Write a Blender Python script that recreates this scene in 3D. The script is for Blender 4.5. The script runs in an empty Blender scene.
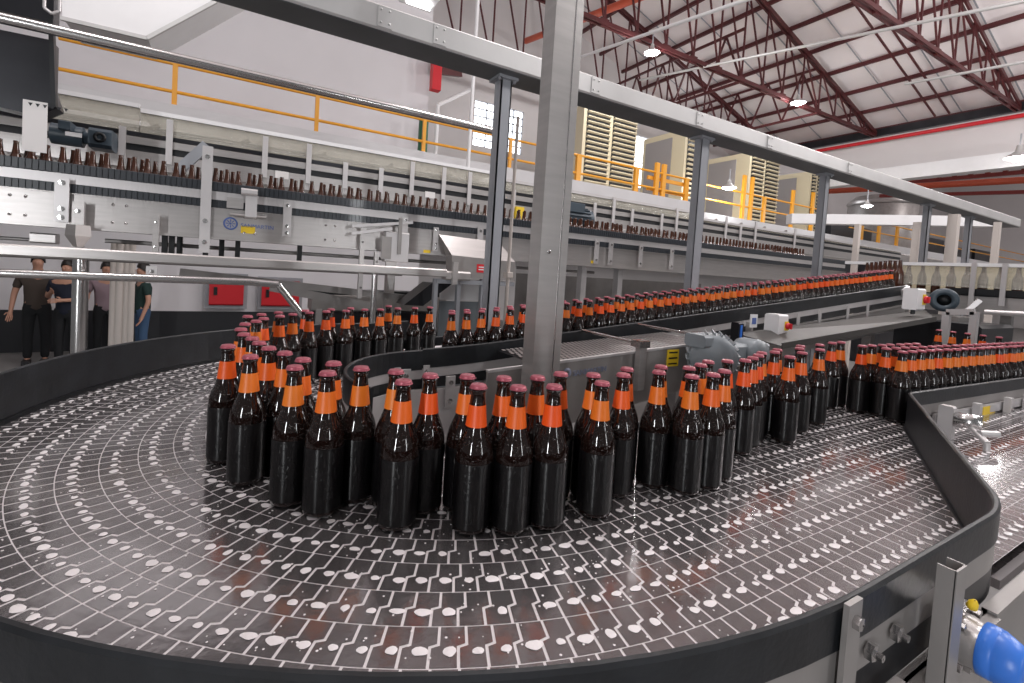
import bpy, math, random
from mathutils import Vector, Matrix
R = random.Random(7)
PI = math.pi
SC = bpy.context.scene
COL = SC.collection
EYE = 2.0                       # camera height over the floor; every z below is measured from the eye
# ------------------------------------------------------------------ camera
FPX, PITCH, ROLL, YAW, Y0, X0 = 473.178, .0397309, .0632149, 1.041308, 287.952, 512.
_f = Vector((math.cos(YAW)*math.cos(PITCH), math.sin(YAW)*math.cos(PITCH), -math.sin(PITCH)))
_r0 = Vector((math.sin(YAW), -math.cos(YAW), 0)); _u0 = _r0.cross(_f)
_r = _r0*math.cos(ROLL)+_u0*math.sin(ROLL); _u = -_r0*math.sin(ROLL)+_u0*math.cos(ROLL)
def _ray(q): return _f+_r*((q[0]-X0)/FPX)-_u*((q[1]-Y0)/FPX)
def PX(q, X): d = _ray(q); return d*(X/d.x)
def PY(q, Y): d = _ray(q); return d*(Y/d.y)
def PZ(q, z): d = _ray(q); return d*(z/d.z)
def ZY(q, Y): return PY(q, Y).z
def XY(q, Y): return PY(q, Y).x
cd = bpy.data.cameras.new('camera'); cam = bpy.data.objects.new('camera', cd); COL.objects.link(cam)
M3 = Matrix((_r, _u, -_f)).transposed().to_4x4(); M3.translation = Vector((0, 0, EYE)); cam.matrix_world = M3
cd.sensor_width = 36; cd.lens = FPX/1024*36; cd.shift_y = -(341.5-Y0)/1024; cd.clip_start = .01; cd.clip_end = 200
SC.camera = cam
# ------------------------------------------------------------------ materials
def mat(name, col, rough=.5, metal=0., emit=None, es=0., coat=0., bump=0., bscale=60., noise=0., nscale=8., stretch=None, trans=0., ior=1.45, alpha=1., nobj=False):
    m = bpy.data.materials.new(name); m.use_nodes = True
    nt = m.node_tree; b = nt.nodes['Principled BSDF']
    b.inputs['Base Color'].default_value = (*col, 1); b.inputs['Roughness'].default_value = rough; b.inputs['Metallic'].default_value = metal
    b.inputs['Coat Weight'].default_value = coat; b.inputs['Coat Roughness'].default_value = .06
    b.inputs['Transmission Weight'].default_value = trans; b.inputs['IOR'].default_value = ior; b.inputs['Alpha'].default_value = alpha
    if emit: b.inputs['Emission Color'].default_value = (*emit, 1); b.inputs['Emission Strength'].default_value = es
    tc = nt.nodes.new('ShaderNodeTexCoord'); mp = nt.nodes.new('ShaderNodeMapping'); nt.links.new(tc.outputs['Object'], mp.inputs[0])
    if stretch: mp.inputs['Scale'].default_value = stretch
    if noise:
        n = nt.nodes.new('ShaderNodeTexNoise'); n.inputs['Scale'].default_value = nscale; n.inputs['Detail'].default_value = 5
        nt.links.new(mp.outputs[0], n.inputs['Vector'])
        cr = nt.nodes.new('ShaderNodeMix'); cr.data_type = 'RGBA'
        cr.inputs['A'].default_value = (*[max(0, c*(1-noise)) for c in col], 1); cr.inputs['B'].default_value = (*[min(1, c*(1+noise)) for c in col], 1)
        nt.links.new(n.outputs['Fac'], cr.inputs['Factor']); nt.links.new(cr.outputs['Result'], b.inputs['Base Color'])
    if bump:
        n2 = nt.nodes.new('ShaderNodeTexNoise'); n2.inputs['Scale'].default_value = bscale; n2.inputs['Detail'].default_value = 3
        nt.links.new(mp.outputs[0], n2.inputs['Vector'])
        bp = nt.nodes.new('ShaderNodeBump'); bp.inputs['Strength'].default_value = bump; bp.inputs['Distance'].default_value = .003
        nt.links.new(n2.outputs['Fac'], bp.inputs['Height']); nt.links.new(bp.outputs[0], b.inputs['Normal'])
    return m
def droplets(m, scale=420., strength=.5, thr=.68):
    nt = m.node_tree; b = nt.nodes['Principled BSDF']; tc = nt.nodes.new('ShaderNodeTexCoord')
    n = nt.nodes.new('ShaderNodeTexNoise'); n.inputs['Scale'].default_value = scale; n.inputs['Detail'].default_value = 1
    oi = nt.nodes.new('ShaderNodeObjectInfo'); ad = nt.nodes.new('ShaderNodeVectorMath'); ad.operation = 'ADD'
    nt.links.new(tc.outputs['Object'], ad.inputs[0]); nt.links.new(oi.outputs['Random'], ad.inputs[1]); nt.links.new(ad.outputs[0], n.inputs['Vector'])
    rp = nt.nodes.new('ShaderNodeValToRGB'); rp.color_ramp.elements[0].position = thr-.03; rp.color_ramp.elements[1].position = thr+.03
    nt.links.new(n.outputs['Fac'], rp.inputs[0])
    bp = nt.nodes.new('ShaderNodeBump'); bp.inputs['Strength'].default_value = strength; bp.inputs['Distance'].default_value = .002
    nt.links.new(rp.outputs[0], bp.inputs['Height']); nt.links.new(bp.outputs[0], b.inputs['Normal'])
MT = {}
MT['rubber'] = mat('black_rubber', (.012, .0135, .016), .4, 0, noise=.95, nscale=18, bump=.15, bscale=120)
MT['steel'] = mat('brushed_steel', (.47, .445, .435), .34, .65, noise=.16, nscale=6, stretch=(1, 1, 9), bump=.05, bscale=160)
MT['steel_d'] = mat('dull_steel', (.32, .30, .29), .42, .45, noise=.25, nscale=7, bump=.05)
MT['steel_w'] = mat('satin_pale_steel', (.60, .575, .575), .4, .5, noise=.1, nscale=5)
MT['tray'] = mat('wet_tray_steel', (.10, .095, .09), .5, .2, noise=.3, nscale=5)
MT['chrome'] = mat('polished_steel', (.56, .545, .54), .22, .95)
MT['galv'] = mat('galvanised_beam', (.60, .59, .585), .45, .45, noise=.14, nscale=4, bump=.06)
MT['galv_d'] = mat('grey_post_paint', (.36, .37, .40), .4, .3, noise=.1)
MT['underside'] = mat('shaded_stained_steel', (.13, .135, .14), .4, .4, noise=.55, nscale=2.2)  # steel stains, plus the shade under the beam put into the colour
MT['dark'] = mat('dark_steel', (.035, .035, .04), .3, .6, noise=.6, nscale=3)
MT['black'] = mat('black_plastic', (.012, .013, .015), .4)
MT['chain'] = mat('grey_guide_plastic', (.034, .039, .047), .35, 0, coat=.2)
MT['plate'] = mat('wet_belt_plate', (.31, .29, .295), .17, .8, coat=.5, noise=.4, nscale=9, bump=.12, bscale=70)
MT['gap'] = mat('belt_joint_glint', (.74, .70, .71), .35, .0)  # pale colour stands in for light reflected by the wet link edges
MT['foam'] = mat('white_foam', (.86, .82, .83), .35, 0, bump=.3, bscale=300)
MT['glass'] = mat('dark_amber_glass', (.010, .004, .003), .06, 0, coat=.5); droplets(MT['glass'], 190, 1., .57)
MT['glass_up'] = mat('brown_glass', (.060, .019, .009), .1, 0, coat=.6)
MT['body'] = mat('wet_black_label', (.004, .0035, .004), .36, 0); droplets(MT['body'], 170, .25, .60)
def aniso(m, a, rot):
    nt = m.node_tree; tg = nt.nodes.new('ShaderNodeTangent'); tg.direction_type = 'RADIAL'; tg.axis = 'Z'; p = nt.nodes['Principled BSDF']
    nt.links.new(tg.outputs[0], p.inputs['Tangent']); p.inputs['Anisotropic'].default_value = a; p.inputs['Anisotropic Rotation'].default_value = rot
aniso(MT['body'], .985, .25); MT['body'].node_tree.nodes['Principled BSDF'].inputs['Specular IOR Level'].default_value = .6
MT['orange'] = mat('orange_neck_label', (.82, .135, .012), .42)
def vary(m, c0, c1):
    nt = m.node_tree; oi = nt.nodes.new('ShaderNodeObjectInfo'); mx = nt.nodes.new('ShaderNodeMix'); mx.data_type = 'RGBA'
    mx.inputs['A'].default_value = (*c0, 1); mx.inputs['B'].default_value = (*c1, 1)
    nt.links.new(oi.outputs['Random'], mx.inputs['Factor']); nt.links.new(mx.outputs['Result'], nt.nodes['Principled BSDF'].inputs['Base Color'])
vary(MT['orange'], (.80, .085, .008), (.74, .19, .018))
MT['cap'] = mat('pink_red_cap', (.37, .088, .118), .34, .25)
MT['wall'] = mat('grey_wall_paint', (.73, .71, .73), .8, noise=.05, nscale=1.2)
MT['wallw'] = mat('pale_wall_paint', (.70, .67, .67), .8, noise=.08, nscale=.8)
MT['dado'] = mat('black_dado_paint', (.02, .021, .025), .5)
MT['floor'] = mat('concrete_floor', (.24, .23, .225), .45, noise=.2, nscale=2)
MT['roof'] = mat('pale_roof_sheet', (.86, .79, .79), .7, noise=.06, nscale=1)
MT['slab'] = mat('painted_concrete', (.66, .65, .66), .75, noise=.06, nscale=2)
MT['truss'] = mat('dark_red_steel', (.088, .019, .021), .45, .1, noise=.4, nscale=2)
MT['fadedred'] = mat('faded_red_paint', (.26, .045, .04), .5)
MT['redpipe'] = mat('orange_red_pipe', (.60, .105, .05), .35)
MT['red'] = mat('red_paint', (.62, .02, .03), .4)
MT['yellow'] = mat('yellow_rail_paint', (.85, .38, .03), .4)
MT['ysticker'] = mat('yellow_sticker', (.85, .58, .03), .5)
MT['cream'] = mat('cream_cabinet_paint', (.70, .62, .44), .55)
MT['screen'] = mat('grey_screen', (.33, .31, .31), .6)
MT['green'] = mat('green_pipe_paint', (.03, .12, .06), .4)
MT['white'] = mat('white_paint', (.82, .81, .82), .5, noise=.04)
MT['blue'] = mat('blue_plastic', (.05, .20, .72), .35)
MT['bluetext'] = mat('blue_print', (.10, .16, .42), .5)
MT['fadedtext'] = mat('faded_blue_print', (.22, .24, .33), .5)
MT['motor'] = mat('grey_motor_paint', (.23, .255, .275), .42, .1)
MT['motor_d'] = mat('slate_motor_paint', (.055, .075, .095), .38)
MT['paper'] = mat('white_sheet', (.80, .77, .76), .6)
MT['concretepost'] = mat('beige_post_paint', (.62, .56, .52), .7)
MT['skin'] = mat('skin', (.50, .27, .19), .5)
MT['hair'] = mat('dark_hair', (.015, .011, .01), .5)
MT['shirt_b'] = mat('brown_shirt_cloth', (.065, .05, .042), .9); MT['shirt_n'] = mat('navy_shirt_cloth', (.014, .017, .032), .9)
MT['shirt_p'] = mat('mauve_shirt_cloth', (.30, .22, .25), .9); MT['shirt_g'] = mat('dark_green_shirt_cloth', (.02, .045, .04), .9)
MT['trouser'] = mat('black_trouser_cloth', (.013, .014, .016), .9); MT['jeans'] = mat('blue_jeans_cloth', (.05, .10, .19), .9)
MT['lamp'] = mat('lit_lamp', (1, 1, 1), .5, emit=(1, .98, .97), es=30)
MT['tube'] = mat('lit_tube', (1, 1, 1), .5, emit=(1, .97, .96), es=9)
MT['daylight'] = mat('daylit_pane', (.9, .95, 1), .3, emit=(.93, .97, 1), es=4)
def plexi():
    m = bpy.data.materials.new('clear_plexiglass'); m.use_nodes = True; nt = m.node_tree; nt.nodes.clear()
    o = nt.nodes.new('ShaderNodeOutputMaterial'); t = nt.nodes.new('ShaderNodeBsdfTransparent'); g = nt.nodes.new('ShaderNodeBsdfPrincipled')
    t.inputs[0].default_value = (.95, .94, .90, 1); g.inputs['Base Color'].default_value = (.72, .70, .64, 1); g.inputs['Roughness'].default_value = .12
    n = nt.nodes.new('ShaderNodeTexNoise'); n.inputs['Scale'].default_value = 7; n.inputs['Detail'].default_value = 4; bp = nt.nodes.new('ShaderNodeBump'); bp.inputs['Strength'].default_value = 1.; bp.inputs['Distance'].default_value = .02
    nt.links.new(n.outputs['Fac'], bp.inputs['Height']); nt.links.new(bp.outputs[0], g.inputs['Normal'])
    mx = nt.nodes.new('ShaderNodeMixShader'); mx.inputs[0].default_value = .3
    nt.links.new(t.outputs[0], mx.inputs[1]); nt.links.new(g.outputs[0], mx.inputs[2]); nt.links.new(mx.outputs[0], o.inputs[0]); return m
MT['plexi'] = plexi()
# ------------------------------------------------------------------ mesh builder
def wl(o):
    v = Vector((0, 0, 0))
    while o: v += o.location; o = o.parent
    return v
class MB:
    def __init__(s): s.v = []; s.f = []; s.m = []; s.sm = []
    def add(s, vs, fs, mi=0, smooth=False):
        n = len(s.v); s.v += [tuple(v) for v in vs]
        for f in fs: s.f.append([n+i for i in f]); s.m.append(mi); s.sm.append(smooth)
        return s
    def frame(s, o, a, b, c, mi=0):          # box from corner-centre o with half vectors a,b,c
        o, a, b, c = map(Vector, (o, a, b, c))
        vs = [o+a*i+b*j+c*k for k in (-1, 1) for j in (-1, 1) for i in (-1, 1)]
        return s.add(vs, [(0, 2, 3, 1), (4, 5, 7, 6), (0, 1, 5, 4), (2, 6, 7, 3), (0, 4, 6, 2), (1, 3, 7, 5)], mi)
    def box(s, x0, x1, y0, y1, z0, z1, mi=0):
        return s.frame(((x0+x1)/2, (y0+y1)/2, (z0+z1)/2), ((x1-x0)/2, 0, 0), (0, (y1-y0)/2, 0), (0, 0, (z1-z0)/2), mi)
    def bbox(s, x0, x1, y0, y1, z0, z1, b=.006, mi=0):     # box with chamfered long edges (along x)
        prof = [(y0+b, z0), (y1-b, z0), (y1, z0+b), (y1, z1-b), (y1-b, z1), (y0+b, z1), (y0, z1-b), (y0, z0+b)]
        vs = [(x, y, z) for x in (x0, x1) for y, z in prof]; n = 8
        return s.add(vs, [(i, (i+1) % n, n+(i+1) % n, n+i) for i in range(n)]+[tuple(range(n))[::-1], tuple(range(n, 2*n))], mi)
    def bar(s, p, q, w, h, up=(0, 0, 1), mi=0):
        p, q = Vector(p), Vector(q); d = q-p; up = Vector(up)
        a = d.cross(up)
        if a.length < 1e-6: a = d.cross(Vector((0, 1, 0)))
        a.normalize(); b = a.cross(d).normalized()
        return s.frame((p+q)/2, d/2, a*(w/2), b*(h/2), mi)
    def tube(s, p, q, r, n=10, r2=None, mi=0, cap=True):
        p, q = Vector(p), Vector(q); d = (q-p).normalized(); a = d.orthogonal().normalized(); b = d.cross(a); r2 = r if r2 is None else r2
        vs = [c+(a*math.cos(t)+b*math.sin(t))*rr for c, rr in ((p, r), (q, r2)) for t in [2*PI*i/n for i in range(n)]]
        s.add(vs, [(i, (i+1) % n, n+(i+1) % n, n+i) for i in range(n)], mi, True)
        if cap: s.add(vs[:n], [tuple(range(n))[::-1]], mi); s.add(vs[n:], [tuple(range(n))], mi)
        return s
    def path(s, pts, r, n=8, mi=0):
        for a, b in zip(pts, pts[1:]): s.tube(a, b, r, n, mi=mi)
        return s
    def lathe(s, prof, c=(0, 0, 0), n=20, mi=0, axis=None, smooth=True):
        c = Vector(c); ax = Vector(axis or (0, 0, 1)).normalized()
        a = ax.orthogonal().normalized() if axis else Vector((1, 0, 0)); b = ax.cross(a)
        vs = [c+ax*z+(a*math.cos(2*PI*i/n)+b*math.sin(2*PI*i/n))*r for r, z in prof for i in range(n)]
        fs = [(k*n+i, k*n+(i+1) % n, (k+1)*n+(i+1) % n, (k+1)*n+i) for k in range(len(prof)-1) for i in range(n)]
        s.add(vs, fs, mi, smooth)
        return s
    def prism(s, poly, d, mi=0):             # poly: list of 3d points, extruded by vector d
        poly = [Vector(p) for p in poly]; d = Vector(d); n = len(poly)
        return s.add(poly+[p+d for p in poly], [tuple(range(n))[::-1], tuple(range(n, 2*n))]+[(i, (i+1) % n, n+(i+1) % n, n+i) for i in range(n)], mi)
    def ribbon(s, pts, prof, mi=0, smooth=True):    # sweep (lateral, z) profile along plan path of (x,y,z); lateral is to the left
        n = len(prof); P = [Vector(p) for p in pts]; vs = []
        for i, p in enumerate(P):
            t = (P[min(i+1, len(P)-1)]-P[max(i-1, 0)]); t.z = 0; t.normalize(); l = Vector((-t.y, t.x, 0))
            vs += [p+l*a+Vector((0, 0, z)) for a, z in prof]
        fs = [(k*n+i, k*n+(i+1) % n, (k+1)*n+(i+1) % n, (k+1)*n+i) for k in range(len(P)-1) for i in range(n)]
        s.add(vs, fs, mi, False)
        s.add(vs[:n], [tuple(range(n))[::-1]], mi); s.add(vs[-n:], [tuple(range(n))], mi)
        return s
    def scale(s, c, k):
        s.v = [tuple(c+(Vector(v)-c)*k) for v in s.v]; return s
    def build(s, name, mats, parent=None, eye=True):
        me = bpy.data.meshes.new(name)
        vs = [Vector(v)+Vector((0, 0, EYE if eye else 0)) for v in s.v]
        if parent is None:
            xs, ys, zs = zip(*[(v.x, v.y, v.z) for v in vs]); off = Vector(((min(xs)+max(xs))/2, (min(ys)+max(ys))/2, min(zs)))
        else: off = wl(parent)
        me.from_pydata([v-off for v in vs], [], s.f); 
        for m in (mats if isinstance(mats, (list, tuple)) else [mats]): me.materials.append(MT[m] if isinstance(m, str) else m)
        me.polygons.foreach_set('material_index', s.m); me.polygons.foreach_set('use_smooth', s.sm)
        me.update()
        o = bpy.data.objects.new(name, me); COL.objects.link(o)
        if parent is None: o.location = off
        else: o.parent = parent
        return o
def tag(o, label=None, cat=None, group=None, kind=None):
    for k, v in (('label', label), ('category', cat), ('group', group), ('kind', kind)):
        if v: o[k] = v
    return o
def empty(name, loc, label, cat, group=None):
    o = bpy.data.objects.new(name, None); COL.objects.link(o); o.empty_display_size = .1
    o.location = (loc[0], loc[1], loc[2]+EYE); return tag(o, label, cat, group)
def struct(name, mb, m): return tag(mb.build(name, m), kind='structure')
def V(x, y, z): return Vector((x, y, z))
def text_mesh(body, size, mb, origin, xdir, zdir, depth=.002, mi=0):
    cu = bpy.data.curves.new('t', 'FONT'); cu.body = body; cu.size = size; cu.extrude = depth/2
    o = bpy.data.objects.new('t', cu); COL.objects.link(o)
    dg = bpy.context.evaluated_depsgraph_get(); me = bpy.data.meshes.new_from_object(o.evaluated_get(dg))
    xd, zd = Vector(xdir).normalized(), Vector(zdir).normalized(); n = xd.cross(zd); og = Vector(origin)
    mb.add([og+xd*v.co.x+zd*v.co.y+n*v.co.z for v in me.vertices], [tuple(p.vertices) for p in me.polygons], mi)
    bpy.data.objects.remove(o); return mb
FL = -EYE
# ------------------------------------------------------------------ setting
b = MB(); b.box(-8, 51, -7, 17, FL-.1, FL); struct('floor', b, 'floor')
b = MB(); b.box(-8, 3.95, 11.4, 11.6, -1.25, 10.6, 0); b.box(-8, 3.95, 11.39, 11.6, FL, -1.25, 1)
b.box(3.75, 3.95, 11.6, 16.2, FL, 10.6, 0); struct('wall_left', b, ['wall', 'dado'])
b = MB()
W1 = (XY((474, 120), 16), XY((522, 140), 16), ZY((497, 150), 16), ZY((474, 99), 16))
W2 = (XY((628, 150), 16), XY((655, 150), 16), ZY((640, 188), 16), ZY((640, 136), 16))
W3 = (XY((772, 180), 16), XY((797, 190), 16), ZY((784, 212), 16), ZY((784, 172), 16))
W4 = (22.2, 24, 3.6, 5.2)
xs = [3.95, W1[0], W1[1], W2[0], W2[1], W3[0], W3[1], 50.5]
for i in range(0, 7, 2): b.box(xs[i], xs[i+1], 16, 16.2, FL, 10.6)
for w in (W1, W2, W3): b.box(w[0], w[1], 16, 16.2, FL, w[2]); b.box(w[0], w[1], 16, 16.2, w[3], 10.6)
struct('wall_back', b, 'wallw')
for i, w in enumerate((W1, W2, W3)):
    b = MB(); b.box(w[0], w[1], 16.12, 16.15, w[2], w[3]); wo = struct('window_%d' % (i+1), b, 'daylight')
    b = MB(); n = 6 if i == 0 else 2
    for k in range(n+1): z = w[2]+(w[3]-w[2])*k/n; b.box(w[0], w[1], 16.03, 16.1, z-.02, z+.02)
    for k in ((0, .25, .55, .8, 1) if i == 0 else (0, 1)): x = w[0]+(w[1]-w[0])*k; b.box(x-.02, x+.02, 16.03, 16.1, w[2], w[3])
    b.build('window_frame', 'galv_d', wo)
XF, ZE, RM, XR = 22., 6.3, .312, 8.
b = MB(); ZW = PX((1000, 157), XF).z; b.box(XF, XF+.25, -7, 16, ZW, ZE+.25); struct('wall_right', b, 'wallw')
b = MB(); b.box(50.5, 50.7, -7, 16, FL, 9); struct('wall_far', b, 'wallw')
zr = ZE+.25+RM*(XF-XR)
b = MB(); b.prism([(XF+.3, -7, ZE+.22), (XR, -7, zr), (XR, 16.2, zr), (XF+.3, 16.2, ZE+.22)], (0, 0, .08))
b.prism([(XR, -7, zr), (-8, -7, ZE+.2), (-8, 16.2, ZE+.2), (XR, 16.2, zr)], (0, 0, .08))
b.box(XF+.25, 50.7, -7, 16.2, 9, 9.1)
struct('ceiling', b, 'roof')
# purlins, sheet laps
pu = empty('roof_purlins', (15, 5, ZE), 'dark red purlins running across under the pale sloping roof', 'roof beam')
for k in range(12):
    x = XF-.1-1.28*k
    if x < XR-2: break
    z = ZE+.2+RM*(XF-x); b = MB(); b.box(x-.05, x+.05, -6.5, 16, z-.12, z); b.build('purlin', 'truss', pu)
for k in range(9):
    y = 2.2+1.55*k; b = MB(); b.bar((XF, y, ZE+.22), (XR, y, zr-.03), .035, .02); b.build('sheet_lap', 'galv_d', pu)
for y in (7.05, 7.45): b = MB(); b.bar((XF-.5, y, ZE+.15), (XR, y, zr-.25), .05, .05); b.build('tie_rail', 'truss', pu)
b = MB(); b.box(XF-.2, XF, -6.5, 16, ZE-.12, ZE+.16); tag(b.build('eave_beam', 'dark'), 'dark eave beam along the foot of the roof on far wall', 'beam')
b = MB(); b.tube((XF-.3, -6, ZE-.32), (XF-.3, 16, ZE-.32), .07); tag(b.build('red_pipe', 'red'), 'thin red pipe running right under the roof eave', 'pipe')
def truss(Y, label):
    t = empty('roof_truss', ((XF+XR)/2, Y, ZE-.1), label, 'roof truss', 'roof trusses')
    b = MB()
    for s in (-.06, .06): b.bar((-6, Y+s, ZE-.08), (XF-.1, Y+s, ZE-.08), .05, .1)
    b.build('bottom_chord', 'truss', t)
    b = MB(); zt = ZE+.05+RM*(XF-XR)
    for s in (-.06, .06): b.bar((XF-.1, Y+s, ZE-.02), (XR, Y+s, zt), .05, .12); b.bar((XR, Y+s, zt), (-6, Y+s, ZE-.02), .05, .12)
    b.build('top_chord', 'truss', t)
    x = XF-1.1; k = 0
    while x > 0:
        zz = ZE+.05+RM*(XF-x) if x > XR else ZE+.05+RM*(XF-XR)*(x+6)/(XR+6)
        xn = x-1.1
        zn = ZE+.05+RM*(XF-xn) if xn > XR else ZE+.05+RM*(XF-XR)*(xn+6)/(XR+6)
        b = MB(); b.bar((x, Y, ZE-.05), (x, Y, zz), .042, .042); b.bar((x, Y, ZE-.05), (xn, Y, zn), .042, .042, (0, 1, 0))
        b.box(x-.13, x+.13, Y-.035, Y+.035, ZE-.16, ZE+.05)
        b.build('web_member', 'truss', t); x = xn
    return t
truss(9.43, 'dark red roof truss whose far end meets the wall right above the galvanised overhead beam')
truss(5.41, 'dark red roof truss cutting across the upper right corner of the picture')
truss(13.4, 'dark red roof truss seen behind the middle one, furthest from the bottles')
# cross-building sway frames between the trusses (red)
for i, (x, lab) in enumerate(((13.2, 'dark red lattice brace between trusses, near the small bright roof lamp'), (17.6, 'dark red lattice brace between trusses beside the lamp at the far end'))):
    t = empty('lattice_brace', (x, 11.4, ZE), lab, 'roof brace')
    b = MB(); b.bar((x, 9.43, ZE-.1), (x, 16, ZE-.1), .06, .08); b.build('lower_chord', 'truss', t)
    b = MB(); b.bar((x, 9.43, ZE+1.5), (x, 16, ZE+1.5), .06, .08); b.build('upper_chord', 'truss', t)
    for k in range(5):
        y = 9.43+k*1.3; b = MB(); b.bar((x, y, ZE-.1), (x, y+.65, ZE+1.5), .05, .05); b.bar((x, y+.65, ZE+1.5), (x, y+1.3, ZE-.1), .05, .05); b.build('lattice_bar', 'truss', t)
# pipes under the roof
p1, p2 = PY((450, 70), 11.2), None
def pipe(q1, q2, X, r, m, name, label, cat='pipe', bands=False):
    a, c = PX(q1, X), PX(q2, X); d = (c-a)
    if a.y > 15.5: a = c+d*((15.5-c.y)/d.y)
    b = MB(); b.tube(a, c+d*.35, r, 12); 
    o = tag(b.build(name, m), label, cat)
    return o
pipe((505, 49), (640, -3), 9.0, .11, 'redpipe', 'sprinkler_pipe', 'thick orange red pipe crossing under the roof behind the tall near post')
pipe((566, 62), (740, 2), 7.0, .035, 'white', 'conduit_pipe', 'thin white pipe slanting up across the roof right of the tall post')
pipe((640, 80), (1010, 4), 11.5, .035, 'galv', 'cable_conduit', 'thin grey conduit crossing the whole roof from the lamp to the upper right')
pipe((905, 84), (1024, 62), 13.5, .03, 'galv', 'cable_conduit', 'short grey conduit at the right edge below the upper right truss')
# far right hall seen below the wall
b = MB(); b.box(21.4, 21.9, -6, 15.5, PX((1000, 168), 21.4).z, ZW)
tag(b.build('crane_beam', 'white'), 'long white concrete beam along the far wall below its pale upper band', 'beam')
b = MB(); a, c = PX((815, 192), 25), PX((1024, 180), 25); b.tube(a, c+(c-a)*.3, .13, 12); tag(b.build('sprinkler_pipe', 'redpipe'), 'orange red pipe crossing the far hall above the round steel tank', 'pipe')
for i, (q1, q2) in enumerate((((870, 186), (1024, 172)), ((880, 196), (1024, 192)))):
    t = empty('far_truss', tuple(PX(q1, 27+i)), ('dark red lattice truss in the far hall above the orange pipe', 'dark red beam in the far hall below the orange pipe')[i], 'roof truss')
    a, c = PX(q1, 27+i), PX(q2, 27+i); c += (c-a)*.2
    b = MB(); b.bar(a, c, .15, .15); b.build('lower_chord', 'fadedred', t)
    if i == 0:
        b = MB(); b.bar(a+V(0, 0, .9), c+V(0, 0, .9), .12, .12); b.build('upper_chord', 'fadedred', t)
        for k in range(12):
            u = a+(c-a)*(k/12); w = a+(c-a)*((k+.5)/12); x = a+(c-a)*((k+1)/12)
            b = MB(); b.bar(u, w+V(0, 0, .9), .09, .09); b.bar(w+V(0, 0, .9), x, .09, .09); b.build('lattice_bar', 'fadedred', t)
# ------------------------------------------------------------------ mezzanine
zs = 2.3
b = MB(); b.box(-7, XY((691, 205), 9.5), 9.5, 11.4, 1.88, zs); b.box(3.95, XY((691, 205), 9.5), 11.4, 16, 1.98, zs-.002)
b.box(XY((691, 205), 9.5), 50, 10.1, 16, 1.78, 2.2); struct('platform_slab', b, 'slab')
ra = empty('guard_railing', (2, 9.6, zs), 'long yellow two-bar guard railing on the platform before the grey wall', 'railing')
xa, xb = XY((58, 70), 9.6), XY((545, 150), 9.6)
zt = ZY((175, 64), 9.6); zm = ZY((175, 92), 9.6)
b = MB(); b.tube((xa, 9.6, zt), (xb, 9.6, zt), .028); b.build('top_rail', 'yellow', ra)
b = MB(); b.tube((xa-1, 9.6, zm), (xb, 9.6, zm), .028); b.build('middle_rail', 'yellow', ra)
for q in ((175, 80), (317, 110), (424, 135), (510, 155)):
    x = XY(q, 9.6); b = MB(); b.box(x-.034, x+.034, 9.57, 9.63, zs, zt); b.build('post', 'yellow', ra)
rb = empty('guard_railing', (9, 9.6, zs), 'yellow guard railing in front of the first cream louvred cabinet', 'railing')
xa, xb = XY((564, 150), 9.6), XY((690, 180), 9.6)
for z, nm in ((zt-.02, 'top_rail'), (zm-.02, 'middle_rail')): b = MB(); b.tube((xa, 9.6, z), (xb, 9.6, z), .03); b.build(nm, 'yellow', rb)
for q in ((579, 155), (637, 165), (657, 172), (664, 172), (687, 175)):
    x = XY(q, 9.6); b = MB(); b.box(x-.07, x+.07, 9.56, 9.64, zs, zt+(.25 if q[0] in (657, 664) else 0)); b.build('post', 'yellow', rb)
for z in (zs+.2, zs+.5): b = MB(); b.bar((XY((650, 180), 9.6), 9.7, z), (xb, 9.7, z), .06, .1); b.build('gate_bar', 'yellow', rb)
rc = empty('guard_railing', (16, 10.2, 2.2), 'yellow guard railing between the second and fourth louvred cabinets, behind the lit floodlight', 'railing')
xa, xb = XY((697, 200), 10.2), XY((824, 215), 10.2)
for z, nm in ((3.1, 'top_rail'), (2.65, 'middle_rail')): b = MB(); b.tube((xa, 10.2, z), (xb, 10.2, z), .03); b.build(nm, 'yellow', rc)
for q, e in (((695, 190), .1), ((743, 200), .6), ((751, 200), .6), ((764, 205), 0), ((792, 208), .5), ((812, 210), .6), ((820, 210), .6)):
    x = XY(q, 10.2); b = MB(); b.box(x-.07, x+.07, 10.16, 10.24, 2.2, 3.1+e); b.build('post', 'yellow', rc)
rd = empty('guard_railing', (25, 10.2, 2.2), 'yellow guard railing far right in front of the dark openings of the far hall', 'railing')
xa, xb = XY((850, 222), 10.2), 49
for z, nm in ((3.1, 'top_rail'), (2.65, 'middle_rail')): b = MB(); b.tube((xa, 10.2, z), (xb, 10.2, z), .03); b.build(nm, 'yellow', rd)
for q in ((862, 226), (879, 230), (897, 235), (915, 240), (922, 242)):
    x = XY(q, 10.2)
    if x < 49: b = MB(); b.box(x-.1, x+.1, 10.16, 10.24, 2.2, 3.1); b.build('post', 'yellow', rd)
t = empty('machine_bank', (33, 12.2, 2.2), 'dark bank of machines on the platform behind the far right yellow railing', 'machine')
for k in range(5):
    x = 24.2+4.6*k
    if 26 < x < 33: continue
    b = MB(); b.bbox(x, x+4.0, 11.9, 13, 2.2, 3.2+.12*(k % 3), .05); b.build('housing', 'dark', t)
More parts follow.
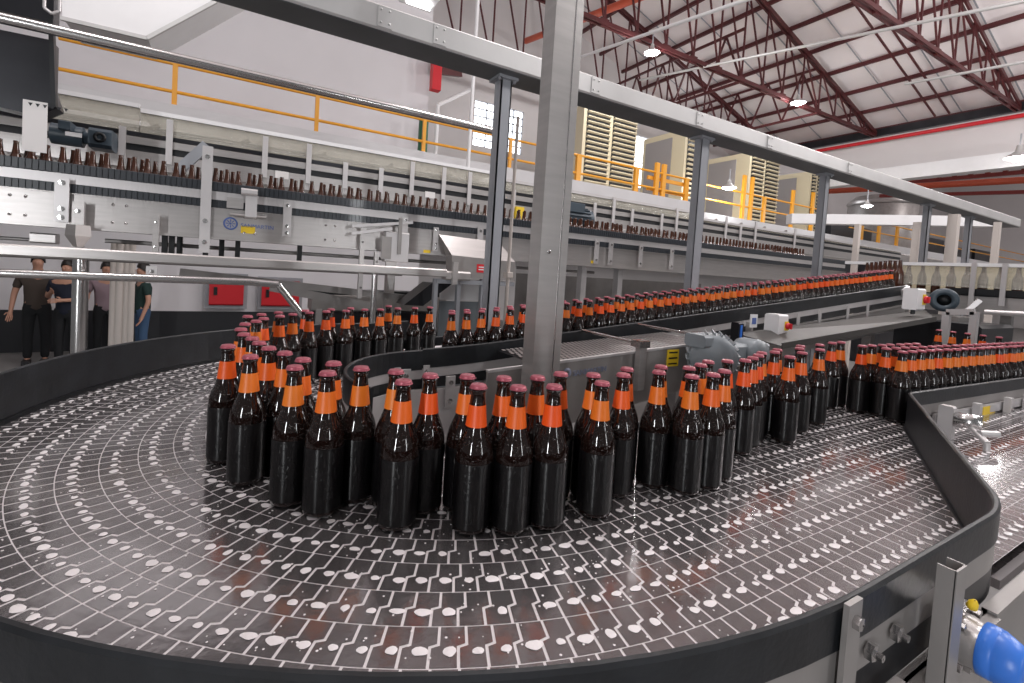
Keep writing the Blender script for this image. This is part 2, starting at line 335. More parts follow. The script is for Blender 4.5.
# louvred cabinets
def cabinet(xl, xr, depth_px, ztop, label, Y=11.):
    base = zs-.005 if xr < XY((691, 205), 9.5) else 2.2
    t = empty('louvred_cabinet', ((xl+xr)/2, Y+.8, base), label, 'cabinet', 'louvred cabinets on the platform')
    b = MB(); b.box(xl, xr, Y, Y+1.9, base, ztop); b.build('housing', 'cream', t)
    m = (xl+xr)/2
    for x0, x1 in ((xl+.12, m-.07), (m+.07, xr-.06)):
        b = MB(); b.box(x0, x1, Y-.02, Y, base+.2, ztop-.12); L = b.build('louvre_panel', 'black', t)
        b = MB(); n = 16
        for k in range(n):
            z = base+.25+(ztop-base-.45)*k/(n-1); b.bar((x0, Y-.05, z), (x1, Y-.05, z), .07, .035, (0, .5, 1))
        b.build('slat', 'cream', L)
    b = MB(); b.box(xl-.03, xl, Y+.55, Y+1.75, base+.25, ztop-.2); b.build('side_screen', 'screen', t)
for (xl, xr, yt, lab) in ((581, 634, 103, 'cream louvred cabinet just right of the tall near post, largest of the four'), (684, 706, 128, 'cream louvred cabinet half hidden by the second grey hanger post'),
                          (750, 779, 152, 'cream louvred cabinet right of the lit floodlight on the platform'), (812, 824, 172, 'cream louvred cabinet furthest right, half hidden by the third grey hanger post')):
    cabinet(XY((xl, 160), 11), XY((xr, 170), 11), 0, ZY((xl+2, yt), 11), lab)
b = MB()
for y, z, m in ((15.5, 3.1, 0), (15.4, 2.75, 1), (15.6, 3.5, 0)): b.tube((4.1, y, z), (11, y, z), .11, 10, mi=m)
tag(b.build('wall_pipes', ['green', 'red']), 'green and dark red pipes low along the wall under the barred window', 'pipe')
x = XY((434, 130), 9.9); b = MB(); b.tube((x, 10.6, zs), (x, 10.6, ZY((434, 116), 10.6)), .11, 12); tag(b.build('green_pipe', 'green'), 'upright green pipe at the corner of the grey wall', 'pipe')
b = MB(); a = PY((437, 160), 10.8); c = PY((438, 105), 10.8); e = PY((470, 90), 12.5); b.path([V(c.x, 10.8, zs), c, e], .05); tag(b.build('white_pipe', 'white'), 'bent white pipe rising beside the green upright at wall corner', 'pipe')
b = MB(); c = PY((472, 100), 8.5); b.tube((c.x, 8.5, 1.2), (c.x, 8.5, 5.6), .035); tag(b.build('conduit_drop', 'white'), 'thin white vertical conduit left of the barred window', 'pipe')
# red valve on wall corner under beam
t = empty('red_bracket', tuple(PY((435, 85), 10.9)), 'red steel bracket and short post on the corner of the grey wall', 'bracket')
a = PY((433, 68), 11.2); b = MB(); b.box(a.x-.1, a.x+.12, 10.9, 11.1, a.z-.6, a.z+.3); b.build('upright', 'red', t)
b = MB(); b.bar(a, PY((460, 72), 11.8), .12, .25); b.build('arm', 'truss', t)
# round tank
XT = 31.; c = PX((882, 214), XT); rr = (PX((916, 208), XT)-PX((846, 208), XT)).length/2*.95; z1 = PX((882, 203), XT).z
t = empty('steel_tank', (c.x, c.y, 2.2), 'large round steel tank in the far hall, behind the white beam and yellow railing', 'tank')
b = MB(); b.lathe([(rr, 2.201), (rr, z1), (rr*.8, z1+.3), (.001, z1+.5)], (c.x, c.y, 0), 32); b.build('shell', 'steel_d', t)
b = MB(); b.lathe([(rr+.03, z1-.2), (rr+.07, z1-.1), (rr+.03, z1)], (c.x, c.y, 0), 32); b.build('rim', 'steel', t)
for i, (q1, q2) in enumerate((((841, 197), (850, 218)), ((913, 200), (926, 214)))):
    a, c = PX(q1, 50.48), PX(q2, 50.48); b = MB(); b.box(50.44, 50.5, c.y, a.y, c.z, a.z); wo = struct('window_%d' % (i+4), b, 'daylight')
    b = MB(); m = (a.y+c.y)/2; b.box(50.40, 50.43, m-.04, m+.04, c.z, a.z); b.box(50.40, 50.43, c.y, a.y, (a.z+c.z)/2-.04, (a.z+c.z)/2+.04); b.build('window_frame', 'galv_d', wo)
# white gantry beam + beige posts (far right)
a, c = PX((789, 219), 8.), PX((988, 222), 10.5)
b = MB(); b.bar(a, c, .2, .16); tag(b.build('gantry_beam', 'white'), 'long white horizontal beam crossing below the galvanised beam, right half', 'beam')
for (xp, yt, yb, dx, lab) in ((857, 224, 266, .13, 'beige post carrying the left end of the white beam behind the middle lane end'), (917, 222, 262, .17, 'beige post under the white beam beside a grey hanger post'),
                              (953, 214, 262, .2, 'wide beige post under the far end of the galvanised beam'), (997, 222, 262, .12, 'beige post nearest the right edge under the beam end')):
    X = 7.5; dx *= .48; a = PX((xp, yt), X); b = MB(); b.box(X, X+dx, a.y-dx/2, a.y+dx/2, FL, a.z); tag(b.build('support_post', 'concretepost'), lab, 'post', 'beige posts at the right')
# ------------------------------------------------------------------ lamps
def lamp(q, X, r, label, power, plane='X', es='lamp'):
    c = PX(q, X) if plane == 'X' else PY(q, X)
    t = empty('bay_lamp', (c.x, c.y, c.z), label, 'lamp')
    b = MB(); b.lathe([(r*.25, r*1.3), (r*.35, r*.7), (r*1.1, .02), (r*1.15, 0)], c, 18); b.build('reflector', 'galv', t)
    b = MB(); b.lathe([(.001, -r*.35), (r*.6, -r*.25), (r, .01)], c, 16); b.build('lit_lens', es, t)
    b = MB(); b.tube(c+V(0, 0, r*1.3), c+V(0, 0, r*1.3+.35), .02); b.build('hanger', 'galv_d', t)
    ld = bpy.data.lights.new('lamp_light', 'POINT'); ld.energy = power; ld.shadow_soft_size = r; lo = bpy.data.objects.new('lamp_light', ld); COL.objects.link(lo)
    lo.parent = t; lo.location = (0, 0, -r*.6)
lamp((652, 53), 9.2, .17, 'bright round lamp under the middle truss, right of the tall near post', 250, 'Y')
lamp((798, 103), 9.2, .2, 'bright round lamp at the far end of the middle truss', 250, 'Y')
lamp((1019, 158), 20.5, .3, 'bright lamp at the right edge against the far white beam', 14)
lamp((729, 188), 9.85, .2, 'lit floodlight on the platform between two louvred cabinets', 120, 'Y')
lamp((867, 206), 19, .16, 'small lit lamp before the round steel tank', 60)
t = empty('ceiling_light', tuple(PY((424, 6), 6.2)), 'bright white fluorescent ceiling light above the galvanised beam, top centre', 'lamp')
a, c = PY((408, -14), 6.2), PY((440, 4), 6.2)
b = MB(); b.box(a.x, c.x, 5.2, 6.6, c.z+.06, c.z+.16); b.build('housing', 'white', t)
for k in range(4): b = MB(); y = 5.4+.34*k; b.tube((a.x+.06, y, c.z+.02), (c.x-.06, y, c.z+.02), .035); b.build('tube', 'tube', t)
# unseen fill lights added in place of the hall's out-of-view lamps
def hall_fill(x, y, z, e, s):
    ld = bpy.data.lights.new('hall_fill_light', 'POINT'); ld.shadow_soft_size = s; ld.energy = e; ld.color = (1, .965, .96)
    o = bpy.data.objects.new('hall_fill_light', ld); COL.objects.link(o); o.location = (x, y, z+EYE)
for x, y in ((-1.5, 2.4), (5, -2), (9.5, -1), (14, -1), (2.6, 2.4), (8, 2.3), (13, 1.), (18, .8)): hall_fill(x, y, 4.6, 210 if x < 0 else 330, .45)
hall_fill(30, 6, 7, 500, .6); hall_fill(40, 3, 7, 500, .6)
# added tall strip lights behind the camera, for highlight streaks on the bottles
def streak_strip(x, y, z, w, h, e, tx, ty):
    ld = bpy.data.lights.new('streak_light', 'AREA'); ld.shape = 'RECTANGLE'; ld.size = w; ld.size_y = h; ld.energy = e; ld.color = (.96, .98, 1)
    o = bpy.data.objects.new('streak_light', ld); COL.objects.link(o); o.location = (x, y, z+EYE)
    o.rotation_euler = (V(tx-x, ty-y, 0)).to_track_quat('-Z', 'Y').to_euler()
streak_strip(-3.3, -2.4, .3, .22, 2.4, 115, .5, 1)
streak_strip(2.6, -5.5, .6, .3, 2.8, 60, .6, 1)
# ------------------------------------------------------------------ main bottle conveyor
CX, CY, ZB = .571, 1.252, -.414
RI, RO = .33, 1.019
XS, XE = .66, 4.3                        # back lane starts to climb, ends
SL = .1
def zb(x):                               # belt height along the back lane
    t = x-XS
    if t <= -.25: return ZB
    if t < .25: return ZB+SL*(t+.25)**2
    return ZB+SL*t
FRONT = 2.6                              # length of the front straight
BACK = XE-CX
def trk(s, r, rm):                       # s along a track of mid radius rm; 0 = end of the front straight
    L = PI*rm
    if s < 0: return V(CX-s, CY-r, ZB)
    if s <= L:
        a = -PI/2-s/rm
        return V(CX+r*math.cos(a), CY+r*math.sin(a), ZB)
    x = CX+s-L
    return V(x, CY+r, zb(x))
conv = empty('bottle_conveyor', (CX, CY, FL), 'wide U-turn bottle conveyor with steel link belt and black guide rails, foreground', 'conveyor')
def belt():
    b = MB(); w = .0575; P = .0308; nt = 12; top = RO
    # joint layer under the plates, coloured pale for wet-edge glints
    for i in range(nt):
        r1 = top-w*i; r0 = r1-w; rm = (r0+r1)/2; L = PI*rm
        fr = FRONT
        S = [-fr*k/12 for k in range(12, 0, -1)]+[L*k/40 for k in range(41)]+[L+BACK*k/40 for k in range(1, 41)]
        vs = []
        for s in S: a = trk(s, r0, rm); c = trk(s, r1, rm); vs += [a-V(0, 0, .0004), c-V(0, 0, .0004)]
        b.add(vs, [(2*k, 2*k+1, 2*k+3, 2*k+2) for k in range(len(S)-1)], 1)
        n = int(L/P+.5); Pa = L/n; off = R.random()*P
        s = -fr+off; g = .0034; jog = .0092
        end = L+BACK-P
        o1, o2 = r1-.0008, r0+.0008
        while s < end:
            if r1 > .86 and s > L+.25: break       # only single file width climbs
            if s > L+.35 and (r1 > .78): break
            w1, w2 = r0+(r1-r0)*.43, r0+(r1-r0)*.49
            dl = .0026; ch = [(o2, 0), (w1, 0), (w2, jog), (o1, jog)]; ch2 = [(o2, 0), (w1+dl, 0), (w2+dl, jog), (o1, jog)]
            q = [trk(s+g/2+o, r, rm) for r, o in ch]+[trk(s+Pa-g/2+o, r, rm) for r, o in ch2]
            b.add(q, [(0, 4, 5, 1), (1, 5, 6, 2), (2, 6, 7, 3)][::1], 0)
            # white plug of foam in the link
            if R.random() < .93 and s < L+.4:
                rc = r0+(r1-r0)*(.62+R.uniform(-.02, .02)); sc = s+Pa*(.62+R.uniform(-.04, .04))
                a1 = .0058*R.uniform(.75, 1.25); a2 = .0078*R.uniform(.65, 1.3); ph = R.random()*6
                ring = [trk(sc+a2*math.cos(t)*(1+.1*math.sin(2*t+ph)), rc+a1*math.sin(t)*(1+.12*math.cos(3*t+ph)), rm)+V(0, 0, .0006) for t in [2*PI*k/12 for k in range(12)]]
                ct = trk(sc, rc, rm)+V(0, 0, .0022)
                b.add(ring+[ct], [(k, (k+1) % 12, 12) for k in range(12)], 2, True)
            if s < L+.2:
                for _ in range(R.choice((0, 1, 2, 3, 5))):
                    rc = R.uniform(r0+.004, r1-.004); sc = s+R.random()*Pa; a = R.uniform(.0006, .0018)
                    p = trk(sc, rc, rm)
                    b.add([p+V(a*math.cos(t), a*math.sin(t), .0005) for t in (0, 1.05, 2.1, 3.14, 4.2, 5.2)]+[p+V(0, 0, .0012)], [(k, (k+1) % 6, 6) for k in range(6)], 2, True)
            s += Pa
    return b
belt().build('belt', ['plate', 'gap', 'foam'], conv)
def arc(r, a0, a1, n, z): return [V(CX+r*math.cos(a0+(a1-a0)*k/n), CY+r*math.sin(a0+(a1-a0)*k/n), z) for k in range(n+1)]
# outer guide: along the front straight, round the bend and up the back lane; the front end swings in over the belt
RG = 1.032
def corner(p0, p1, p2, r, n=10):         # fillet in plan
    a = (p0-p1).normalized(); c = (p2-p1).normalized(); ang = a.angle(c); t = r/math.tan(ang/2)
    s, e = p1+a*t, p1+c*t; m = (a+c).normalized(); o = p1+m*(r/math.sin(ang/2)); out = []
    u0 = s-o; u1 = e-o; tot = u0.angle(u1); cr = u0.cross(u1).z
    for k in range(n+1):
        th = tot*k/n*(1 if cr > 0 else -1); out.append(o+Matrix.Rotation(th, 3, 'Z') @ u0)
    return out
YF = CY-RG
def YL(x): return .626-.045*(x-1.8)
S_ = [V(5.6, YL(5.6), 0), V(1.8, YL(1.8), 0), V(.985, YF, 0), V(CX, YF, 0)]
path = [S_[0], V(4, YL(4), 0)]+corner(S_[0], S_[1], S_[2], .09)+corner(S_[1], S_[2], S_[3], .30, 18)+[V(.75, YF, 0)]
path += arc(RG, -PI/2, -3*PI/2, 60, 0)
XB = .57
path = [p+V(0, 0, ZB) for p in path]
tail = [V(x, CY+RG-.0*(x-XB), zb(x)) for x in (.65, .75)]
def strip(mb, pts, z0, z1, d0, d1, mi=0, bev=.0):
    if bev: prof = [(d0, z0), (d1, z0), (d1, z1-bev), (d1-bev, z1), (d0+bev, z1), (d0, z1-bev)]
    else: prof = [(d0, z0), (d1, z0), (d1, z1), (d0, z1)]
    mb.ribbon(pts, prof, mi)
# travelling from +x along the front the left side points to -y, i.e. outside
b = MB(); strip(b, path+tail, .068, .113, 0, .010, 0, .003); strip(b, path+tail, .007, .0685, 0, .004); b.build('outer_guide_rail', 'rubber', conv)
b = MB(); strip(b, path+tail, .030, .068, .0042, .008); b.build('outer_guide_strip', 'steel_d', conv)
b = MB(); strip(b, path+tail, -.012, .029, .0042, .007); strip(b, path+tail, -.012, .006, -.004, .004); b.build('outer_wear_strip', 'black', conv)
# side plates under it
plate_path = [V(.899, YF-.012, ZB), V(.8, YF-.012, ZB)]+arc(RG+.012, -PI/2, -3*PI/2, 48, ZB)
b = MB(); strip(b, plate_path, -.30, -.012, .002, .006); strip(b, plate_path, -.018, -.012, -.004, .02); b.build('side_plate', 'steel_d', conv)
b = MB(); b.box(.9, 3.2, YF-.018, YF-.012, ZB-.34, ZB-.008); b.box(.9, 3.2, YF-.028, YF-.012, ZB-.014, ZB-.008); b.build('side_plate', 'steel_d', conv)
# inner guide: half ring plus both straights
inner = [V(3.4, CY-RI+.03, ZB), V(2.0, CY-RI+.0, ZB), V(CX+.2, CY-RI+.012, ZB)]+arc(RI-.012, -PI/2, -3*PI/2, 30, ZB)
ring = arc(RI-.012, -PI*.86, -3*PI/2, 24, ZB)
b = MB(); strip(b, ring, .044, .113, -.010, 0, 0, .003); b.build('inner_guide_rail', 'rubber', conv)
b = MB(); strip(b, ring, .012, .043, -.007, -.001); b.build('inner_guide_strip', 'steel_w', conv)
b = MB(); strip(b, inner, -.03, .011, -.006, .004); b.build('inner_wear_strip', 'black', conv)
b = MB(); strip(b, [V(CX+.1, CY-RI+.03, ZB)]+arc(RI-.03, -PI/2, -3*PI/2, 24, ZB), -.34, -.02, -.006, 0); b.build('inner_side_plate', 'steel_w', conv)
b = MB(); b.box(CX+.1, 3.4, CY-RI+.03, CY-RI+.036, ZB-.3, ZB-.02); b.build('inner_side_plate', 'steel_d', conv)
# outer frame brackets on the near right: flat strap, square post
def strap(parent, x, y, z0, z1, w=.03, t=.006, m='steel', bolts=(.25, .75), ny=-1, nm='bracket'):
    b = MB(); b.box(x-w/2, x+w/2, y-t/2, y+t/2, z0, z1); o = b.build(nm, m, parent)
    for k in bolts:
        z = z0+(z1-z0)*k; b = MB(); b.lathe([(.001, 0), (w*.26, 0), (w*.26, .006), (.001, .007)], (x, y+ny*t/2, z), 6, axis=(0, ny, 0), smooth=False); b.build('bolt', 'chrome', o)
    return o
x = XY((850, 640), YF-.014); o = strap(conv, x, YF-.014, ZB-.25, ZY((850, 603), YF-.014), .026, .005, 'steel_d', (.62, .95))
for q in ((882, 625), (908, 600), (700, 683)):
    x = XY(q, YF-.02)
    b = MB(); b.lathe([(.001, 0), (.009, 0), (.009, .007), (.004, .008), (.004, .014), (.001, .014)], (x, YF-.010, ZB+.05), 6, axis=(0, -1, 0), smooth=False); b.build('bolt', 'chrome', conv)
x = XY((949, 640), YF-.04)
b = MB(); t_ = .018
for dx, dy, w, d in ((0, -.008, .028, .002), (-.013, 0, .002, .016), (.013, 0, .002, .016)): b.box(x+dx-w/2, x+dx+w/2, YF-.036+dy-d/2, YF-.036+dy+d/2, ZB-.4, ZY((945, 574), YF-.04))
b.build('channel_post', 'steel_d', conv)
b = MB(); b.box(XY((868, 660), YF-.03), XY((915, 610), YF-.03), YF-.028, YF-.02, ZB+.0, ZB+.012); b.build('guide_clamp', 'steel', conv)
for k, (px_, z) in enumerate((((965, 640), -.10), ((1000, 582), -.03), ((985, 600), -.06))):
    x = XY(px_, YF-.03); b = MB(); b.lathe([(.001, 0), (.008, 0), (.008, .006), (.004, .007), (.004, .016), (.001, .016)], (x, YF-.019, ZB+z), 6, axis=(0, -1, 0), smooth=False); b.build('bolt', 'chrome', conv)
# blue capped drive bearing on the front side plate
bc = PY((957, 634), YF-.03)
t = empty('drive_bearing', (bc.x, YF-.02, bc.z), 'blue capped bearing on the conveyor side plate, lower right corner', 'bearing')
b = MB(); b.frame(bc+V(0, .006, 0), (.038, 0, 0), (0, .012, 0), (0, 0, .038)); 
for sx in (-1, 1):
    for sz in (-1, 1): b.lathe([(.001, .0), (.006, .0), (.006, .012), (.001, .013)], bc+V(sx*.03, -.004, sz*.03), 6, axis=(0, -1, 0), smooth=False)
b.scale(bc, .8).build('flange', 'chrome', t)
b = MB(); b.lathe([(.033, 0), (.035, .008), (.033, .018), (.034, .024)], bc+V(0, -.004, 0), 28, axis=(0, -1, 0)); b.scale(bc, .8).build('housing', 'steel', t)
b = MB(); b.lathe([(.032, .0), (.036, .002), (.036, .016), (.0345, .018), (.036, .0195), (.0265, .042), (.024, .0445), (.001, .045)], bc+V(0, -.026, 0), 36, axis=(0, -1, 0)); b.scale(bc, .8).build('blue_cap', 'blue', t)
b = MB(); p = bc+V(.01, -.01, .045); b.lathe([(.001, 0), (.007, 0), (.006, .008), (.003, .014), (.001, .015)], p, 10, axis=(-.4, -.3, 1)); b.scale(bc, .8).build('grease_nipple', 'ysticker', t)
# back lane (climbing): its own conveyor
mid = empty('climbing_conveyor', (2.4, 1.75, FL), 'climbing bottle conveyor rising from the bend towards the middle right', 'conveyor')
Yi = CY+RI-.012
xs_ = [.571+.12*k for k in range(int((XE-.571)/.12)+1)]
def zr(x): return zb(x)
innr = [V(x, Yi, zr(x)) for x in xs_]
b = MB(); strip(b, innr[::-1], .046, .115, 0, .010, 0, .003); b.build('near_guide_rail', 'rubber', mid)
b = MB(); strip(b, innr[::-1], .012, .045, .001, .007); b.build('near_guide_strip', 'steel_w', mid)
b = MB(); strip(b, innr[::-1], -.026, .011, -.004, .004); b.build('wear_strip', 'black', mid)
b = MB(); strip(b, innr[::-1], -.045, -.03, .0, .02); strip(b, innr[::-1], -.20, -.04, .014, .02); b.build('side_plate', 'steel', mid)
far = [V(x, CY+.66, zb(x)) for x in xs_]
b = MB(); strip(b, far, .05, .09, 0, .010, 0, .003); b.build('far_guide_rail', 'rubber', mid)
for q in ((398, 365), (427, 366), (590, 330), (672, 316), (715, 322), (742, 318), (800, 308), (822, 300), (850, 296), (870, 292)):
    x = XY(q, Yi-.03)
    if q[0] in (398, 427): strap(mid, x, Yi-.026, zr(x)-.12, zr(x)+.06, .022, .005, 'steel_w', (.2, .9))
    else: strap(mid, x, Yi-.026, zr(x)-.14, zr(x)+.035, .028, .005, 'steel_w', (.15,))
for k in range(7):
    x = 1.0+.52*k; b = MB(); b.box(x-.03, x+.03, Yi+.1, Yi+.16, FL, zb(x)-.1); b.build('leg', 'steel_d', mid)
b = MB(); e = V(XE, Yi, zr(XE)); b.tube(e+V(-.08, -.02, .05), e+V(.02, .0, .09), .03, 8); b.build('end_guide', 'steel_w', mid)
# steel tray below the climbing lane
t = empty('drip_tray', (2.2, 1.3, -.5), 'long sloping steel drip tray behind the far front bottles', 'tray')
c1, c2, c3, c4 = PY((782, 346), 1.35), PY((936, 319), 1.2), PY((925, 310), 1.5), PY((735, 333), 1.52)
b = MB(); b.prism([c1, c2, c3, c4], (0, 0, -.006)); b.build('tray_sheet', 'tray', t)
b = MB(); b.bar(c1, c2, .006, .03); b.build('tray_lip', 'tray', t)
# transfer conveyor between the lanes
tr = empty('transfer_conveyor', (1.2, 1.4, -.6), 'flat steel mesh transfer conveyor between the two bottle lanes, beside the near post', 'conveyor')
YT = 1.24; za, zc = ZY((560, 362), YT), ZY((681, 346), YT); xa, xc = XY((560, 362), YT), XY((681, 346), YT); st = (zc-za)/(xc-xa)
x0, x1 = .86, 1.72
def zt_(x): return za+st*(x-xa)
b = MB(); n = 46; m_ = 9
b.add([V(x0, YT+.01, zt_(x0)-.012), V(x1, YT+.01, zt_(x1)-.012), V(x1, Yi-.03, zt_(x1)-.012), V(x0, Yi-.03, zt_(x0)-.012)], [(0, 1, 2, 3)], 1)
for i in range(n):
    for j in range(m_):
        xx = x0+(x1-x0)*(i+(.5 if j % 2 else 0))/n; yy = YT+.02+(Yi-YT-.06)*j/m_; dx = (x1-x0)/n*.62; dy = (Yi-YT)/m_*.7
        if xx+dx > x1: continue
        b.add([V(xx, yy, zt_(xx)-.004), V(xx+dx, yy, zt_(xx+dx)-.004), V(xx+dx*1.25, yy+dy, zt_(xx+dx)-.004), V(xx+dx*.25, yy+dy, zt_(xx)-.004)], [(0, 1, 2, 3)], 0)
b.build('mesh_belt', ['steel', 'dark'], tr)
b = MB(); b.prism([V(.66, YT, zt_(.66)), V(x1, YT, zt_(x1)), V(x1, YT, zt_(x1)-.16), V(.66, YT, zt_(.66)-.24)], (0, .008, 0)); b.build('side_plate', 'steel_d', tr)
b = MB(); b.bar(V(.66, YT+.004, zt_(.66)), V(x1, YT+.004, zt_(x1)), .014, .008); b.build('top_edge', 'steel_w', tr)
for q1, q2 in (((583, 333), (638, 343)), ((624, 325), (697, 335))):
    a = PY(q2, YT+.0); o = V(a.x, Yi-.01, a.z)
    b = MB(); b.tube(a-V(0, .015, 0), o, .006, 10); b.build('cross_rod', 'chrome', tr)
    b = MB(); b.bbox(a.x-.016, a.x+.016, YT-.03, YT-.006, a.z-.17, a.z+.012); po = b.build('rod_post', 'steel', tr)
    b = MB(); b.box(a.x-.024, a.x+.024, YT-.036, YT+.012, a.z-.012, a.z+.012); b.build('clamp', 'chrome', po)
a = PY((668, 350), YT-.004); c = PY((678, 366), YT-.004); b = MB(); b.box(a.x, c.x, YT-.004, YT-.001, c.z, a.z, 0)
for k in range(3): z = c.z+(a.z-c.z)*(k+.5)/3; b.box(a.x+.008, c.x-.008, YT-.0045, YT-.004, z-.003, z+.003, 1)
b.build('warning_sticker', ['ysticker', 'black'], tr)
b = MB(); a = PY((573, 376), YT-.003); text_mesh('SANMARTIN', .026, b, a, (1, 0, st), (0, 0, 1))
b.build('printed_name', 'fadedtext', tr); b = MB(); b.lathe([(.008, 0), (.017, 0), (.017, .001), (.008, .001)], a+V(-.026, 0, .012), 16, axis=(0, -1, 0)); b.build('ring_emblem', 'fadedtext', tr)
for q in ((405, 384), (450, 390)): 
    a = PY(q, CY+RI-.05); strap(conv, a.x, CY+RI-.05, a.z-.06, a.z+.05, .035, .006, 'steel_w', (.2, .8))
b = MB(); b.box(.3, .72, CY+RI-.045, CY+RI-.038, ZB-.3, ZB-.02); b.build('inner_side_plate', 'steel_w', conv)
# gear motor at the end of the transfer conveyor
a = PY((712, 356), 1.12); k_ = a.dot(_f)/FPX
t = empty('gear_motor', (a.x, 1.12, a.z-.1), 'light grey finned gear motor behind the front bottles, below the white isolator box', 'motor')
b = MB(); r_ = 22*k_
b.lathe([(.001, -.1), (r_*.75, -.1), (r_, -.085), (r_, .06), (r_*.7, .07), (.001, .07)], a, 28, axis=(-.75, -.66, 0)); b.build('motor_body', 'motor', t)
b = MB()
for i in range(22):
    th = 2*PI*i/22; ax = Vector((-.75, -.66, 0)).normalized(); e1 = Vector((0, 0, 1)); e2 = ax.cross(e1); d = e1*math.cos(th)+e2*math.sin(th)
    b.bar(a-ax*.075+d*(r_+.004), a+ax*.055+d*(r_+.004), .004, .012, d)
b.build('cooling_fins', 'motor', t)
tb = PY((705, 341), 1.12); b = MB(); b.bbox(tb.x-.05, tb.x+.06, 1.08, 1.17, tb.z-.02, tb.z+.025, .008); b.build('terminal_box', 'motor', t)
g = PY((750, 352), 1.14); b = MB(); b.lathe([(.001, -.05), (.05, -.05), (.055, -.03), (.055, .03), (.05, .05), (.001, .05)], g, 20, axis=(0, -1, 0)); b.bbox(a.x, g.x+.1, 1.12, 1.2, g.z-.03, g.z+.035, .01); b.build('gearbox', 'motor', t)
def isolator(q, Y, w, h, label):
    a = PY(q, Y); t = empty('isolator_box', (a.x, Y, a.z-h/2), label, 'switch box')
    b = MB(); b.bbox(a.x-w/2, a.x+w/2, Y-.04, Y+.04, a.z-h/2, a.z+h/2, .008); b.build('enclosure', 'white', t)
    b = MB(); b.box(a.x+w*.12, a.x+w*.5, Y-.044, Y-.04, a.z-w*.28, a.z+w*.28); b.build('yellow_plate', 'ysticker', t)
    b = MB(); b.lathe([(w*.2, 0), (w*.2, .012), (w*.17, .016), (.001, .016)], V(a.x+w*.3, Y-.044, a.z), 16, axis=(0, -1, 0)); b.frame(V(a.x+w*.3, Y-.064, a.z), (w*.05, 0, 0), (0, .007, 0), (0, 0, w*.17)); b.build('red_knob', 'red', t)
    b = MB(); 
    for dx in (-.02, .0, .02): b.tube((a.x+dx, Y, a.z-h/2-.03), (a.x+dx, Y, a.z-h/2), .006, 8)
    b.build('cable_glands', 'black', t)
isolator((776, 325), Yi-.1, .085, .12, 'white isolator box with red and yellow switch on the climbing conveyor')
isolator((914, 299), 1.35, .12, .14, 'white isolator box with red switch at the right, left of the dark motor')
a = PY((754, 321), Yi-.06); b = MB(); b.box(a.x-.03, a.x+.03, Yi-.06, Yi-.055, a.z-.035, a.z+.035, 0); b.box(a.x-.017, a.x+.017, Yi-.062, Yi-.06, a.z-.017, a.z+.017, 1); b.box(a.x-.006, a.x+.006, Yi-.055, Yi-.02, a.z-.1, a.z-.01, 2)
tag(b.build('notice_plate', ['white', 'bluetext', 'steel']), 'small white notice plate with blue mark left of the isolator box', 'sign')
a = PY((737, 331), 1.35); t = empty('bottle_sensor', tuple(a-V(0, 0, .06)), 'small upright sensor with blue front and cables, left of the notice plate', 'sensor')
b = MB(); b.bbox(a.x-.018, a.x+.018, 1.33, 1.37, a.z-.05, a.z+.04, .005); b.build('sensor_body', 'dark', t)
b = MB(); b.box(a.x-.008, a.x+.004, 1.326, 1.33, a.z-.035, a.z+.03); b.build('sensor_face', 'blue', t)
b = MB(); b.path([a+V(.022, 0, .03), a+V(.03, 0, -.03), a+V(.02, 0, -.09)], .005); b.build('cable', 'ysticker', t)
# ------------------------------------------------------------------ near right: lower side conveyor
sd = empty('side_conveyor', (1.9, .35, FL), 'lower side conveyor with pale cross tubes right of the swerving black guide', 'conveyor')
ZD = ZB-.05
b = MB(); b.box(1.12, 4.2, YF+.02, .50, ZD-.02, ZD-.004, 1)
n = 90
for i in range(n):
    for j in range(5):
        xx = 1.13+.034*i+(.012 if j % 2 else 0); yy = YF+.03+.055*j
        if xx > 4.15: continue
        b.add([V(xx, yy, ZD), V(xx+.03, yy, ZD), V(xx+.03, yy+.052, ZD), V(xx, yy+.052, ZD)], [(0, 1, 2, 3)], 0)
        if R.random() < .5: rr_ = R.uniform(.004, .011); p = V(xx+.02, yy+.03, ZD+.001); b.add([p+V(rr_*math.cos(u), rr_*1.3*math.sin(u), 0) for u in [2*PI*k/8 for k in range(8)]], [tuple(range(8))], 2)
b.build('belt', ['plate', 'gap', 'foam'], sd)
for q in ((993, 493), (955, 442), (917, 407)):
    a = PZ(q, ZB-.012); b = MB(); b.tube((a.x, YF-.012, ZB-.012), (a.x, a.y+.04, ZB-.012), .010, 12); b.build('cross_tube', 'steel_w', sd)
# narrow lane side plates and posts below the swerved guide
b = MB(); b.bar(V(1.95, YL(1.95)-.012, ZB-.115), V(5.6, YL(5.6)-.012, ZB-.115), .006, .17); b.build('lane_side_plate', 'steel_d', sd)
b = MB(); b.bar(V(1.95, YL(1.95)-.016, ZB+.02), V(5.6, YL(5.6)-.016, ZB+.02), .008, .03); b.build('lane_guide_strip', 'steel_w', sd)
for q in ((932, 400), (952, 402), (980, 396), (1006, 394), (1022, 392)):
    x = XY(q, .57); strap(sd, x, YL(x)-.034, ZB-.16, ZB+.055, .026, .02, 'steel_w', (.8,))
a = PY((982, 407), .585); c = PY((993, 413), .585); yk = YL(a.x)-.02; b = MB(); b.box(a.x, c.x, yk-.003, yk, c.z, a.z); b.build('yellow_sticker', 'ysticker', sd)
